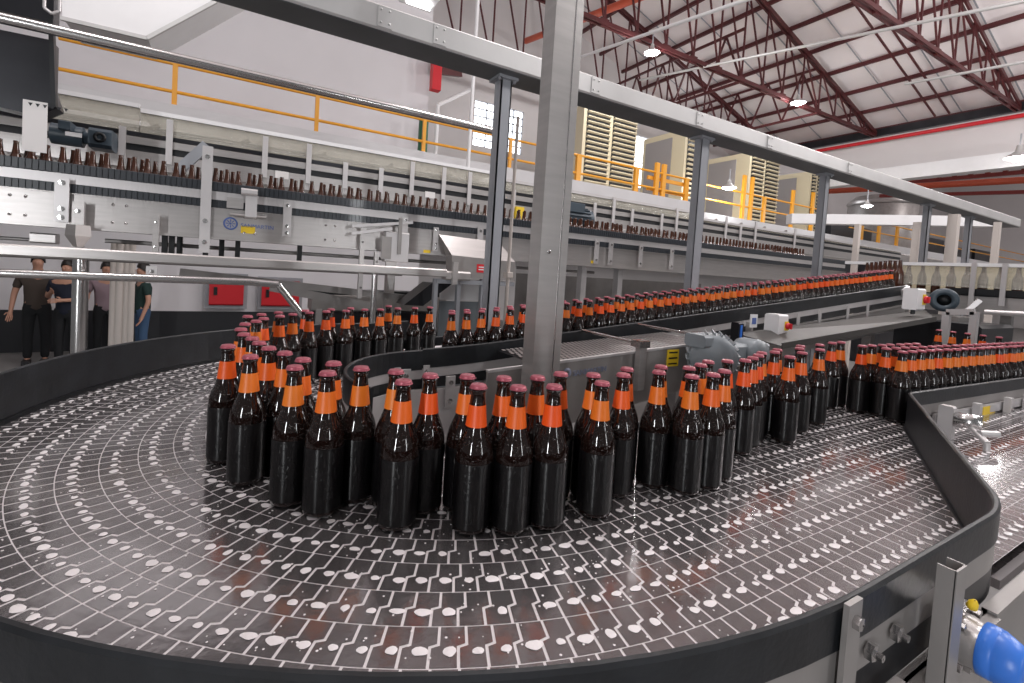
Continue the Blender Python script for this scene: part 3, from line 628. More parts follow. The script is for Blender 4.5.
# tube support bracket with clamp on the swerve
a = PZ((951, 432), ZB+.02); t = empty('guide_clamp', tuple(a-V(0, 0, .06)), 'small steel clamp bracket holding the swerving black guide from outside', 'bracket')
b = MB(); b.bbox(a.x-.012, a.x+.012, a.y-.005, a.y+.03, a.z-.1, a.z+.075, .004); b.build('post', 'steel_w', t)
b = MB(); b.lathe([(.001, -.03), (.022, -.03), (.022, .03), (.001, .03)], a+V(.01, -.03, .04), 14, axis=(.3, -1, 0)); b.build('clamp_head', 'chrome', t)
b = MB(); b.path([a+V(.01, -.03, .035), a+V(-.03, -.085, .0), a+V(-.03, -.085, -.05)], .008); b.tube(a+V(.03, -.09, .02), a+V(-.02, -.065, .02), .009, 10); b.build('lever', 'steel_w', t)
# ------------------------------------------------------------------ overhead beam and posts
YB = 2.35
zb1, zb0 = ZY((400, 10), YB), ZY((400, 35), YB)
yb2 = PZ((600, 112), zb0).y
xe = 10.1
bm = empty('overhead_beam', (4, YB+.1, zb0), 'long galvanised box beam running overhead from top left to the far right', 'beam')
b = MB(); b.bbox(-1.2, xe, YB, yb2, zb0, zb1, .008); b.build('box_beam', 'galv', bm)
b = MB(); b.box(-1.2, xe, YB+.012, yb2-.004, zb0-.004, zb0+.001); b.build('underside_shade', 'underside', bm)  # added thin sheet whose dark colour stands for the shade below the beam
for k, q in enumerate(((385, 20), (440, 36), (596, 82), (700, 117), (770, 142), (850, 168))):
    a = PY(q, YB); b = MB(); b.box(a.x-.035, a.x+.035, YB-.006, YB, zb0+.01, zb1-.01)
    for s in (-.02, .02):
        for z in (.03, .09): b.lathe([(.006, 0), (.005, .005), (.001, .006)], V(a.x+s, YB-.006, zb0+z), 6, axis=(0, -1, 0))
    b.build('splice_plate', 'galv', bm)
def post(q, w, d, label, y):
    a = PY(q, y); t = empty('hanger_post', (a.x, y, FL), label, 'post', 'grey hanger posts')
    b = MB(); b.box(a.x-w/2, a.x+w/2, y-d/2, y-d/2+.008, FL, zb0); b.box(a.x-w/2, a.x-w/2+.008, y-d/2, y+d/2, FL, zb0); b.box(a.x+w/2-.008, a.x+w/2, y-d/2, y+d/2, FL, zb0); b.build('channel', 'galv_d', t)
    b = MB(); b.box(a.x-w*.9, a.x+w*.9, y-d*.8, y+d*.8, zb0-.02, zb0-.002)
    for s in (-.7, .7): b.lathe([(.009, 0), (.009, -.012), (.001, -.013)], V(a.x+w*s, y-d*.55, zb0-.02), 6, smooth=False)
    b.build('head_plate', 'galv_d', t)
    b = MB(); b.box(a.x-w*.9, a.x+w*.9, y-d*.8, y+d*.8, FL, FL+.015); b.build('foot_plate', 'galv_d', t)
yp = (YB+yb2)/2+.03
post((497, 190), .07, .08, 'grey channel post under the beam left of the tall near post', yp)
post((697, 210), .085, .07, 'grey channel post under the beam, first right of the tall near post', yp)
post((821, 220), .075, .06, 'grey channel post under the beam, second right of the tall near post', yp)
post((926, 225), .085, .06, 'grey channel post under the beam, third right of the tall near post', yp)
post((968, 230), .09, .06, 'grey channel post under the far end of the beam, last of the row', yp)
a = PY((511, 230), 2.75); b = MB(); b.tube((a.x, 2.75, FL), (a.x, 2.75, zb0-.1), .011, 10); b.lathe([(.02, FL), (.02, FL+.01), (.011, FL+.012)], (a.x, 2.75, 0), 10); b.bbox(a.x-.02, a.x+.02, 2.72, 2.78, ZY((507, 275), 2.75)-.02, ZY((507, 275), 2.75)+.02, .005)
tag(b.build('thin_pipe', 'concretepost'), 'thin beige upright pipe just right of the first grey hanger post', 'pipe')
# tall near post
a = PY((540, 200), 1.18); e1 = PY((567, 200), 1.18).x-a.x
npost = empty('tall_post', (a.x+e1/2, 1.25, FL), 'tall bright aluminium channel post in the centre, between the bottle lanes', 'post')
t2 = .004; xa_, xb_ = a.x, a.x+e1
b = MB(); b.box(xa_, xb_, 1.16, 1.164, FL, 1.7); b.box(xb_-.004, xb_, 1.164, 1.22, FL, 1.7); b.box(xa_, xa_+.004, 1.164, 1.22, FL, 1.7); b.build('channel', 'steel', npost)
b = MB(); b.bar(V(xa_+e1*.72, 1.1595, FL+1), V(xa_+e1*.72, 1.1595, 1.7), .003, .002, (0, 1, 0)); b.lathe([(.006, 0), (.006, .002), (.001, .002)], V(xa_+.03, 1.16, ZY((541, 251), 1.16)), 10, axis=(0, -1, 0)); b.build('seam', 'chrome', npost)
# stainless hand tube along the upper conveyor
YU = 3.5
def zU(y): return ZY((0, y), YU)
zt_b = ZY((240, 78), YU)
b = MB(); b.tube((-1.8, YU-.1, zt_b), (XY((506, 139), YU-.1), YU-.1, zt_b), .028, 14)
tag(b.build('hand_tube', 'chrome'), 'long polished steel tube slanting across the upper left before the grey wall', 'tube')
a = PY((170, 262), YU-.22)
b = MB(); c = PY((278, 286), YU-.26); b.path([V(-1.8, YU-.26, ZY((0, 273), YU-.26)), V(c.x-.15, YU-.26, ZY((0, 273), YU-.26)), V(c.x, YU-.26, ZY((0, 275), YU-.26)), V(c.x+.28, YU-.26, ZY((0, 275), YU-.26)-.36)], .022, 12)
tag(b.build('guard_tube', 'chrome'), 'lower steel guard tube bending down behind the bottles, left side', 'tube')
# ------------------------------------------------------------------ upper conveyor
up = empty('upper_conveyor', (1, YU, FL), 'upper bottle conveyor with steel side plates and dark guides, crossing the left half', 'conveyor')
UX0, UX1 = -2.0, 7.6
zg1, zg0, zs0, zc0, zp0 = zU(154.5), zU(166), zU(176), zU(186), zU(221)
ZUB = zg1-.137                                 # belt
b = MB(); b.bbox(UX0, UX1, YU, YU+.02, zg0, zg1, .003)
for k in range(240): x = UX0+.0262*k; b.box(x, x+.0215, YU-.006, YU, zg0+.004, zg1-.004)
b.build('near_guide', 'chain', up)
b = MB(); b.box(UX0, UX1, YU+.004, YU+.01, zs0, zg0); b.build('guide_strip', 'steel_w', up)
b = MB(); b.box(UX0, UX1, YU+.01, YU+.03, zc0, zs0)
for k in range(240): x = UX0+.0262*k; b.box(x, x+.0215, YU+.004, YU+.01, zc0+.004, zs0-.004)
b.build('lower_guide', 'chain', up)
b = MB(); b.box(UX0, UX1, YU+.03, YU+.5, ZUB-.02, ZUB); b.build('belt', 'dark', up)
b = MB(); b.box(UX0, UX1, YU-.004, YU+.004, zp0, zc0); b.box(UX0, UX1, YU-.03, YU+.004, zp0-.012, zp0); b.box(UX0, UX1, YU-.02, YU+.004, zc0-.004, zc0); b.build('side_plate', 'steel', up)
b = MB(); b.box(UX0, UX1, YU+.5, YU+.51, ZUB-.1, ZUB+.12); b.build('far_guide', 'chain', up)
b = MB(); b.box(UX0, UX1, YU+.004, YU+.5, zp0-.004, zp0+.01); b.build('shadow_pan', 'dark', up)  # dark sheet standing in for the thin shadow under the side plate
b = MB(); b.bbox(XY((105, 230), YU+.3), 3.2, YU+.3, YU+.36, zU(236), zU(231), .006); b.bbox(-2, XY((50, 230), YU+.4), YU+.4, YU+.46, zU(240), zU(236), .006); b.build('under_rail', 'steel_d', up)
b = MB(); b.bbox(XY((28, 236), YU), XY((54, 236), YU), YU+.02, YU+.1, zU(241), zU(230), .008); b.build('junction_plate', 'steel', up)
for px_ in (165, 172, 180, 206, 222, 238, 300): x = XY((px_, 240), YU+.2); b = MB(); b.box(x-.015, x+.015, YU+.18, YU+.22, zU(244), zp0); b.build('hanger_rod', 'black', up)
for q in ((18, 200), (120, 205), (250, 222), (330, 232)):
    a = PY(q, YU); b = MB()
    for sx in (-.03, .03):
        for sz in (-.05, .05): b.lathe([(.009, 0), (.007, .006), (.001, .007)], V(a.x+sx, YU-.004, (zp0+zc0)/2+sz), 8, axis=(0, -1, 0))
    b.build('plate_bolts', 'chrome', up)
for q, z0, z1, w in (((62, 195), zp0+.02, zg0-.03, .06), ((206, 200), zp0-.1, ZY((207, 146), YU-.03), .055), ((287, 222), zp0+.04, zg0-.02, .05), ((404, 240), zp0+.02, zg0-.03, .045), ((435, 250), zp0+.02, zc0+.02, .04)):
    x = XY(q, YU-.03); strap(up, x, YU-.03, z0, z1, w, .012, 'steel_w', (.1, .3, .9))
for q, yt, yb in (((79, 205), 202, 248), ((156, 235), 215, 252), ((362, 245), 228, 298), ((376, 262), 252, 300)):
    x = XY(q, YU-.06); strap(up, x, YU-.06, ZY((q[0], yb), YU-.06), ZY((q[0], yt), YU-.06), .05 if q[0] < 100 else .03, .03, 'steel', (.15, .8), nm='hanger_bracket')
for q in ((597, 245), (610, 262), (640, 262), (671, 267), (480, 238)):
    x = XY(q, YU-.03); strap(up, x, YU-.03, zp0+.02, zg0-.04, .05, .01, 'steel_w', (.15, .85))
# ladder bracket / pointed stand head
a = PY((79, 205), YU-.1); b = MB(); zt1, zt2, zt3 = ZY((79, 225), YU-.1), ZY((79, 236), YU-.1), ZY((79, 247), YU-.1)
b.lathe([(.05, zt1), (.055, zt2), (.02, zt3)], (a.x, YU-.1, 0), 4, smooth=False); b.build('tapered_stand_head', 'steel', up)
# printed name and emblem
n0 = PY((231.5, 222.8), YU-.006); n2 = PY((240.5, 227), YU-.006); n1 = PY((290, 233), YU-.006)
b = MB(); text_mesh('SANMARTIN', .034, b, V(n2.x, YU-.006, n2.z), (1, 0, 0), (0, 0, 1))
b.build('printed_name', 'bluetext', up); b = MB()
b.lathe([(.030, 0), (.040, 0), (.040, .001), (.030, .001)], V(n0.x-.005, YU-.006, n0.z-.005), 24, axis=(0, -1, 0))
for k in range(8): th = k*PI/4; b.frame(V(n0.x-.005+.018*math.cos(th), YU-.007, n0.z-.005+.018*math.sin(th)), (.008*math.cos(th), 0, .008*math.sin(th)), (0, .0005, 0), (-.003*math.sin(th), 0, .003*math.cos(th)))
b.lathe([(.001, 0), (.007, 0), (.007, .001), (.001, .001)], V(n0.x-.005, YU-.006, n0.z-.005), 12, axis=(0, -1, 0)); b.build('wheel_emblem', 'bluetext', up)
for q, s in (((248, 230), .05), ((427, 252), .035), ((593, 262), .03)):
    a = PY(q, YU-.006); b = MB(); b.box(a.x-s*.8, a.x+s*.8, YU-.007, YU-.0045, a.z-s*.45, a.z+s*.45); b.build('yellow_sticker', 'ysticker', up)
# photo cell block on the guide
a = PY((249, 202), YU-.04); t = empty('guide_clamp', tuple(a-V(0, 0, .08)), 'pale steel clamp block on the upper conveyor guide above the blue printed name', 'bracket')
b = MB(); b.bbox(a.x-.045, a.x+.045, YU-.08, YU-.02, a.z+.04, a.z+.08, .01); b.bbox(a.x-.02, a.x+.045, YU-.07, YU-.02, a.z-.1, a.z+.04, .006); b.build('block', 'steel_w', t)
b = MB(); b.box(a.x-.12, a.x-.03, YU-.05, YU-.03, a.z-.05, a.z+.015); b.tube((a.x-.1, YU-.06, a.z-.09), (a.x+.1, YU-.06, a.z-.09), .008); b.build('side_bar', 'steel', t)
# belt joint block
a = PY((396, 246), YU-.05); t = empty('tensioner_block', tuple(a-V(0, 0, .2)), 'square steel tensioner block with slanting plate on the upper conveyor, left of the hopper', 'bracket')
b = MB(); b.bbox(a.x-.09, a.x+.08, YU-.1, YU-.02, a.z-.12, a.z+.1, .008); b.build('block', 'steel_w', t)
b = MB(); b.box(a.x-.12, a.x-.05, YU-.11, YU-.1, a.z-.1, a.z+.06); b.box(a.x-.005, a.x+.02, YU-.115, YU-.1, a.z-.06, a.z+.2); b.build('strap_plate', 'steel_d', t)
b = MB(); b.bar(V(a.x-.33, YU-.1, a.z+.11), V(a.x+.1, YU-.1, a.z+.18), .02, .02); b.bar(V(a.x-.33, YU-.1, a.z+.06), V(a.x-.05, YU-.1, a.z+.12), .02, .02); b.build('arm', 'steel_w', t)
b = MB(); b.prism([V(a.x-.08, YU-.09, a.z-.12), V(a.x+.0, YU-.09, a.z-.12), V(a.x-.02, YU-.09, a.z-.32), V(a.x-.045, YU-.09, a.z-.32)], (0, .02, 0)); b.build('tapered_leg', 'steel', t)
# lower support beam with pipe legs
sb = empty('support_beam', (-.3, YU-.15, FL), 'pale horizontal support beam on round steel legs below the upper conveyor', 'beam')
xr = XY((456, 285), YU-.15); za_, zb_ = ZY((0, 243.5), YU-.2), ZY((0, 255.5), YU-.2)
b = MB(); b.bbox(-2, xr-.1, YU-.2, YU-.08, zb_, za_, .008); b.build('box_beam', 'steel', sb)
b = MB(); b.bbox(xr-.1, xr+.1, YU-.19, YU-.09, zb_-.02, za_-.01, .012); b.box(xr-.06, xr-.02, YU-.22, YU-.19, zb_-.05, za_+.06); b.build('end_clamp', 'steel', sb)
b = MB(); b.bbox(-2, xr-.3, YU+.25, YU+.35, zb_-.02, za_-.02, .008); b.build('rear_beam', 'steel_d', sb)
for q, r in (((80, 300), .035), ((374, 290), .02)):
    x = XY(q, YU-.14); b = MB(); b.tube((x, YU-.14, FL), (x, YU-.14, zb_), r, 16); b.lathe([(r*2.2, FL), (r*2.2, FL+.012), (r, FL+.014)], (x, YU-.14, 0), 16); b.build('round_leg', 'chrome', sb)
x = XY((152, 270), YU-.2); strap(sb, x, YU-.21, ZY((152, 283), YU-.2), ZY((152, 266), YU-.2), .05, .012, 'steel_w', (.3, .7))
# bundle of upright pipes behind
t = empty('pipe_bundle', (XY((121, 300), 4.6), 4.6, FL), 'bundle of upright beige pipes behind the support beam, right of the standing people', 'pipe')
for px_, r in ((113, .022), (119, .028), (126, .02), (131, .022)):
    x = XY((px_, 300), 4.6); b = MB(); b.tube((x, 4.6, FL), (x, 4.6, zb_+.1), r, 12); b.build('upright_pipe', 'concretepost', t)
# second row below: return chute
a = PY((412, 295), 3.8); b = MB(); b.prism([PY((432, 283), 3.6), PY((452, 284), 3.6), PY((423, 306), 3.6), PY((404, 305), 3.6)], (0, .22, 0)); tag(b.build('dark_chute', 'dark'), 'dark slanting chute plate under the support beam, left of the tall post', 'chute')
b = MB(); b.bar(PY((180, 272), 3.9), PY((425, 300), 3.9), .05, .05); b.bar(PY((270, 287), 3.9), PY((370, 306), 3.9), .03, .06); tag(b.build('lower_rail', 'steel_d'), 'dull steel rail under the support beam before the red cabinets', 'rail')
t = empty('return_conveyor', (XY((370, 300), 5.2), 5.2, FL), 'dull low return conveyor behind the bend, under the support beam right of the red cabinets', 'conveyor')
a, c = PY((312, 292), 5.2), PY((446, 302), 5.2)
b = MB(); b.bbox(a.x, c.x, 5.2, 5.5, c.z-.12, c.z+.05, .01); b.build('side_plate', 'steel_d', t)
b = MB(); b.box(a.x, c.x, 5.22, 5.48, c.z+.052, c.z+.1); b.build('belt', 'black', t)
b = MB(); b.box(a.x, c.x, 5.25, 5.45, -1.2, c.z-.13); b.build('drive_housing', 'dark', t)
for k in (.05, .5, .95): x = a.x+(c.x-a.x)*k; b = MB(); b.box(x-.03, x+.03, 5.19, 5.24, FL, c.z-.1); b.build('leg', 'steel', t)
# hopper
YH = YU-.16
hp = empty('hopper_housing', (XY((478, 258), YH), YH, zU(270)), 'tapered grey sheet steel hopper with red label beside the grey hanger post', 'hopper')
P_ = lambda x, y: PY((x, y), YH)
pl = [P_(446, 234), P_(512, 243), P_(512, 281), P_(450, 278)]
b = MB(); b.prism([V(p.x, YH, p.z) for p in (P_(452, 255), P_(515, 262), P_(515, 281), P_(452, 277))], (0, .12, 0)); b.build('lower_box', 'steel_d', hp)
b = MB(); b.add([V(P_(444, 234).x, YH+.1, P_(444, 234).z), V(P_(505, 242).x, YH+.1, P_(505, 242).z), P_(515, 262), P_(452, 255), V(P_(444, 234).x, YH+.125, P_(444, 234).z), V(P_(505, 242).x, YH+.125, P_(505, 242).z), P_(515, 262)+V(0, .12, 0), P_(452, 255)+V(0, .12, 0)], [(3, 2, 1, 0), (4, 5, 6, 7), (0, 1, 5, 4), (0, 4, 7, 3), (1, 2, 6, 5)]); b.build('sloped_cover', 'steel', hp)
a, c = P_(477, 264), P_(488, 273); b = MB(); b.box(a.x, c.x, YH-.003, YH, c.z, a.z, 0)
for k in (.35, .65): b.box(a.x+.015, c.x-.015, YH-.004, YH-.003, c.z+(a.z-c.z)*k-.004, c.z+(a.z-c.z)*k+.004, 1)
b.build('red_label', ['red', 'white'], hp)
for px_ in (437, 460, 484):
    x = P_(px_, 290).x; b = MB(); b.box(x-.015, x+.015, YH+.02, YH+.06, FL, P_(px_, 279).z); b.build('leg', 'galv_d', hp)
b = MB(); b.box(P_(437, 280).x, P_(515, 284).x, YH+.01, YH+.07, P_(480, 285).z, P_(480, 281).z); b.build('frame_bar', 'galv_d', hp)
t = empty('pale_gap_panes', (XY((466, 290), 4.), 4., FL), 'added white panes low behind the bottles, for the bright gaps between the hopper legs', 'cabinet')  # added panes stand in for pale wall and floor showing through the frame
for q1, q2 in (((441, 282), (458, 322)), ((461, 283), (482, 322)), ((486, 284), (492, 322))):
    a, c = PY(q1, 4.0), PY(q2, 4.0); b = MB(); b.box(a.x, c.x, 4.0, 4.02, a.z-.16, a.z); b.box(a.x, c.x, 4.0, 4.02, FL, a.z-.17, 1); b.build('pane', ['white', 'motor'], t)
# steel cladding under the upper lane right of the post
b = MB(); b.box(XY((512, 300), 4.2), XY((700, 300), 4.2), 4.2, 4.25, FL, zp0-.12); 
b.box(XY((300, 300), 4.9), XY((512, 300), 4.9), 4.9, 4.95, FL, -.75, 1)
tag(b.build('machine_cladding', ['steel_d', 'dado']), 'dull steel machine cladding low behind the bottles, beyond the hopper', 'panel')
for q in ((518, 290), (553, 282), (590, 290), (627, 285)):
    x = XY(q, YU-.05); 
    b = MB(); b.bbox(x-.03, x+.03, YU+.05, YU+.12, FL, zp0, .006); lg = b.build('leg', 'steel_w', up)
    b = MB(); b.box(x-.06, x+.06, YU+.02, YU+.15, FL, FL+.012); b.build('foot', 'steel_d', lg)
# dark hood at the far left
YK = YU+.05
hd = empty('dark_hood', (-1.2, YK, ZY((20, 110), YK)), 'dark steel hood at the upper left edge above the brown bottle necks', 'hood')
xh = XY((51, 70), YK); b = MB()
b.prism([V(-2.2, YK, ZY((0, 34), YK)), V(xh, YK, ZY((51, 40), YK)), V(xh, YK, ZY((53, 88), YK)), V(xh+.03, YK, ZY((57, 108), YK)), V(xh-.05, YK, ZY((50, 118), YK)), V(xh-.3, YK, ZY((20, 108), YK)), V(-2.2, YK, ZY((0, 95), YK))], (0, .12, 0)); b.build('front_panel', 'dark', hd)
b = MB(); b.bar(V(xh, YK-.01, ZY((51, 20), YK)), V(xh+.02, YK-.01, ZY((56, 108), YK)), .02, .04, (0, 1, 0)); b.build('corner_trim', 'black', hd)
b = MB(); b.box(-2.2, xh, YK+.02, YK+.12, ZY((50, 21), YK), ZY((0, -30), YK)); b.box(-2.2, xh, YK, YK+.02, ZY((50, 30), YK), ZY((50, 24), YK)); b.build('upper_panel', 'dark', hd)
b = MB(); c = PY((52, 4), YK-.05); b.path([c+V(-.03, 0, .2), c+V(-.03, 0, -.03), c+V(0, 0, -.05), c+V(.03, 0, -.03), c+V(.03, 0, .2)], .008, 8); b.build('wire_hook', 'steel_w', hd)
a, c = PY((23, 99), YU-.02), PY((49, 158), YU-.02)
b = MB(); b.box(a.x, c.x-.01, YU-.022, YU-.018, ZY((36, 152), YU-.02), a.z, 0)
for k in range(6): x = a.x+.02+.028*k; b.prism([V(x, YU-.0225, a.z-.012), V(x+.018, YU-.0225, a.z-.012), V(x+.009, YU-.0225, a.z-.03)], (0, -.0005, 0), 1)
tag(b.build('hanging_sheet', ['paper', 'black']), 'white sheet hanging from the dark hood in front of brown bottle necks', 'sheet')
# motor behind the necks
a = PY((75, 133), YU+.55); t = empty('gear_motor', tuple(a-V(0, 0, .1)), 'slate blue gear motor above the brown necks, right of the white sheet', 'motor')
k_ = a.dot(_f)/FPX
b = MB(); b.tube(PY((52, 133), YU+.55), PY((84, 138), YU+.55), 10*k_, 18); b.bbox(PY((62, 130), YU+.5).x, PY((74, 130), YU+.5).x, YU+.42, YU+.55, PY((66, 132), YU+.5).z, PY((66, 123), YU+.5).z); b.build('motor_body', 'motor_d', t)
c = PY((103, 140), YU+.5); b = MB(); b.bbox(c.x-9*k_, c.x+9*k_, YU+.42, YU+.6, c.z-10*k_, c.z+9*k_, .02); b.tube(PY((84, 138), YU+.55), c, 6*k_, 14); b.build('gearbox', 'motor_d', t)
b = MB(); b.lathe([(5*k_, 0), (5*k_, .01), (2.5*k_, .012), (2.2*k_, 0)], V(c.x, YU+.42, c.z), 18, axis=(0, -1, 0)); b.build('shaft_collar', 'black', t)
c = PY((73, 134), YU+.4); b = MB(); b.box(c.x-6*k_, c.x+6*k_, YU+.41, YU+.42, c.z-2*k_, c.z+2*k_); b.build('rating_plate', 'steel_w', t)
# ------------------------------------------------------------------ plexiglass tunnel conveyor behind
YT2 = 4.4
tn = empty('tunnel_conveyor', (2, YT2, FL), 'conveyor under a clear plexiglass tunnel behind the upper bottle lane', 'conveyor')
def ztn(q): return ZY(q, YT2)
T1, T0 = ztn((250, 128)), ztn((250, 150)); S1, S0 = ztn((250, 161)), ztn((250, 182))
TX0, TX1 = -1.6, XY((900, 262), YT2)
for x0, x1, dz in ((TX0, XY((140, 100), YT2), .03), (XY((141, 105), YT2), XY((498, 180), YT2), 0), (XY((500, 180), YT2), XY((690, 215), YT2), -.05), (XY((690, 215), YT2), TX1, -.12)):
    b = MB(); b.box(x0, x1, YT2, YT2+.006, T0, T1+dz-.02); b.box(x0, x1, YT2, YT2+.5, T1+dz-.02, T1+dz-.014); b.build('plexiglass_panel', 'plexi', tn)
    b = MB(); b.box(x0, x1, YT2-.012, YT2+.02, T1+dz-.03, T1+dz); b.build('top_rail', 'white' if x0 < 1 else 'steel_w', tn)
b = MB(); b.box(TX0, TX1, YT2-.01, YT2+.02, T0-.03, T0); b.build('dark_edge', 'dark', tn)
b = MB(); b.box(TX0, TX1, YT2-.01, YT2+.02, S1, T0-.035); b.build('steel_strip', 'steel', tn)
b = MB(); b.box(TX0, TX1, YT2, YT2+.03, S1-.045, S1); b.build('guide', 'black', tn)
b = MB(); b.box(TX0, TX1, YT2-.015, YT2, S0, S1-.05); b.box(TX0, TX1, YT2-.04, YT2, S0-.01, S0); b.build('side_plate', 'steel', tn)
b = MB(); zi = (T0+T1)/2
b.box(TX0, TX1, YT2+.2, YT2+.23, zi-.06, zi-.03); b.box(TX0, TX1, YT2+.35, YT2+.38, zi+.01, zi+.03); b.build('inner_rails', 'steel_d', tn)
for k in range(16): x = TX0+.2+.62*k; b = MB(); b.bar((x, YT2+.3, T0), (x+.22, YT2+.3, T1-.04), .03, .03); b.build('inner_strut', 'steel_d', tn)
b = MB(); b.box(TX0, TX1, YT2+.5, YT2+.52, S0, T0+.02); b.build('rear_plate', 'steel_w', tn)
b = MB(); b.box(TX0, TX1, YT2-.06, YT2, ztn((250, 190)), ztn((250, 186))); b.build('under_rail', 'steel_d', tn)
for px_ in (121, 168, 264, 308, 345, 381, 412, 444, 470, 515, 597, 616, 635, 665, 680, 730, 745, 760, 800):
    x = XY((px_, 180), YT2-.03); b = MB(); b.box(x-.02, x+.02, YT2-.035, YT2-.02, S1-.12, T0+.02 if px_ % 2 else T1-.05); b.build('bracket', 'steel_w', tn)
for px_ in (395, 560, 700, 820):
    x = XY((px_, 200), YT2+.2); b = MB(); b.box(x-.04, x+.04, YT2+.2, YT2+.28, FL, S0); b.build('leg', 'steel_d', tn)
b = MB(); a, c = PY((176, 173), YU+.3), PY((207, 145), YU+.3); b.bar(a, c, .05, .06); b.bar(PY((178, 166), YU+.3), PY((188, 168), YU+.3), .02, .05); tag(b.build('diagonal_brace', 'galv_d'), 'dark diagonal brace between upper conveyor and tunnel, left of pale strap', 'brace')
for q in ((282, 175), (430, 195), (625, 232)):
    a = PY(q, YT2-.02); b = MB(); b.box(a.x-.05, a.x+.05, YT2-.022, YT2-.016, a.z-.03, a.z+.03); b.build('data_sticker', 'paper', tn)
a = PY((570, 218), YT2-.3); t = empty('gear_motor', tuple(a-V(0, 0, .15)), 'dark slate motor under the platform edge, right of the tall near post', 'motor')
b = MB(); b.tube(a-V(.3, 0, 0), a+V(.25, 0, 0), .11, 18); b.bbox(a.x-.1, a.x+.1, YT2-.42, YT2-.25, a.z+.05, a.z+.15); b.build('motor_body', 'motor_d', t)
b = MB()
for k in range(10): th = PI*k/9; b.bar(a+V(-.2, -.115*math.sin(th), .115*math.cos(th)), a+V(.2, -.115*math.sin(th), .115*math.cos(th)), .01, .02, (0, -math.sin(th), math.cos(th)))
b.build('cooling_fins', 'motor_d', t)
a = PY((524, 213), YT2-.15); b = MB(); b.box(a.x-.05, a.x+.05, YT2-.07, YT2-.016, a.z-.07, a.z+.07); tag(b.build('yellow_box', 'ysticker'), 'small yellow box against the tunnel conveyor, left of the tall near post', 'box')
# middle machinery far right of tunnel: white covers
for (q1, q2, Y, lab) in (((800, 239), (858, 248), 5.6, 'white covered machine beyond the upper lane left of a beige post'), ((880, 250), (960, 256), 6.2, 'grey covered machine beyond the cross conveyor between beige posts')):
    a, c = PY(q1, Y), PY(q2, Y); t = empty('packing_machine', ((a.x+c.x)/2, Y+.3, FL), lab, 'machine')
    b = MB(); b.bbox(a.x, c.x, Y, Y+.6, a.z-.25, a.z, .03); b.build('cover', 'white' if q1[0] == 800 else 'steel_d', t)
    b = MB(); b.box(a.x, c.x, Y+.1, Y+.5, FL, a.z-.25); b.build('base', 'dark', t)
# ------------------------------------------------------------------ cross conveyor at the right with plexiglass
XC = 4.75
cc = empty('cross_conveyor', (XC, 1, FL), 'cross conveyor with tinted plexiglass guard at the right, behind the climbing lane end', 'conveyor')
def zc(q): return PX(q, XC).z
ya, yb_ = PX((858, 270), XC).y, PX((1075, 280), XC).y
c1, c0, k1, k0 = zc((960, 263)), zc((960, 287)), zc((960, 288)), zc((960, 294))
b = MB(); b.box(XC-.02, XC+.03, yb_, ya+.1, c1-.025, c1); b.build('top_rail', 'white', cc)
b = MB(); b.box(XC, XC+.006, yb_, PX((897, 275), XC).y, c0, c1-.02); b.build('plexiglass_panel', 'plexi', cc)
b = MB(); b.box(XC-.01, XC+.02, yb_, PX((950, 290), XC).y, k0, k1); b.build('guide', 'black', cc)
b = MB(); b.box(XC+.02, XC+.4, yb_, ya+.05, k0-.03, k0+.0); b.build('belt', 'dark', cc)
b = MB(); b.box(XC, XC+.012, yb_, ya, zc((960, 312)), k0-.01); b.build('side_plate', 'steel', cc)
b = MB(); b.box(XC+.4, XC+.41, yb_, ya, k0, c1); b.build('rear_plate', 'cream', cc)
for px_ in (899, 973, 1004):
    y = PX((px_, 280), XC-.03).y; b = MB(); b.box(XC-.04, XC-.025, y-.014, y+.014, zc((px_, 306)), c1); b.build('bracket', 'steel_w', cc)
for px_ in (905, 1010): y = PX((px_, 290), XC+.2).y; b = MB(); b.box(XC+.17, XC+.23, y-.03, y+.03, FL, k0-.03); b.build('leg', 'steel_d', cc)
a = PX((944, 300), 4.3); t = empty('drive_motor', tuple(a-V(0, 0, .12)), 'dark grey drive motor with round fan cover right of the red-knob isolator', 'motor')
ax = (-.9, -.3, 0)
b = MB(); b.lathe([(.11, -.3), (.115, .0), (.105, .05), (.06, .055), (.055, .03), (.001, .03)], a, 24, axis=ax).scale(a, .72); b.build('fan_cover', 'motor_d', t)
b = MB(); b.lathe([(.001, .035), (.052, .036), (.001, .04)], a, 20, axis=ax).scale(a, .72); b.build('fan_grille', 'black', t)
b = MB(); b.box(a.x-.05, a.x+.3, a.y-.1, a.y+.1, a.z-.16, a.z-.11); b.build('mount', 'steel_d', t)
t = empty('tube_stand', tuple(PX((958, 335), 3.7)), 'open square steel tube frame below the dark drive motor, behind far bottles', 'frame')
A = [PX(q, 3.7) for q in ((947, 340), (947, 312), (975, 312), (971, 340))]
for p, q in ((0, 1), (1, 2), (2, 3)): b = MB(); b.bar(A[p] if p else V(A[0].x, A[0].y, -1.2), A[q] if q < 3 else V(A[3].x, A[3].y, -1.2), .035, .035, (1, 0, 0)); b.build('tube_member', 'steel_w', t)
b = MB(); b.tube(PX((985, 312), 3.7), PX((1040, 315), 3.7), .014, 10); b.bar(PX((980, 300), 3.72), PX((966, 312), 3.7), .025, .025); b.build('tube_rail', 'steel_w', t)
b = MB(); b.bbox(4.0, 4.6, 1.05, 1.5, -.75, PX((905, 318), 4).z, .02); tag(b.build('machine_cabinet', 'dark'), 'dark machine cabinet below the red-knob isolator box at the right', 'machine')
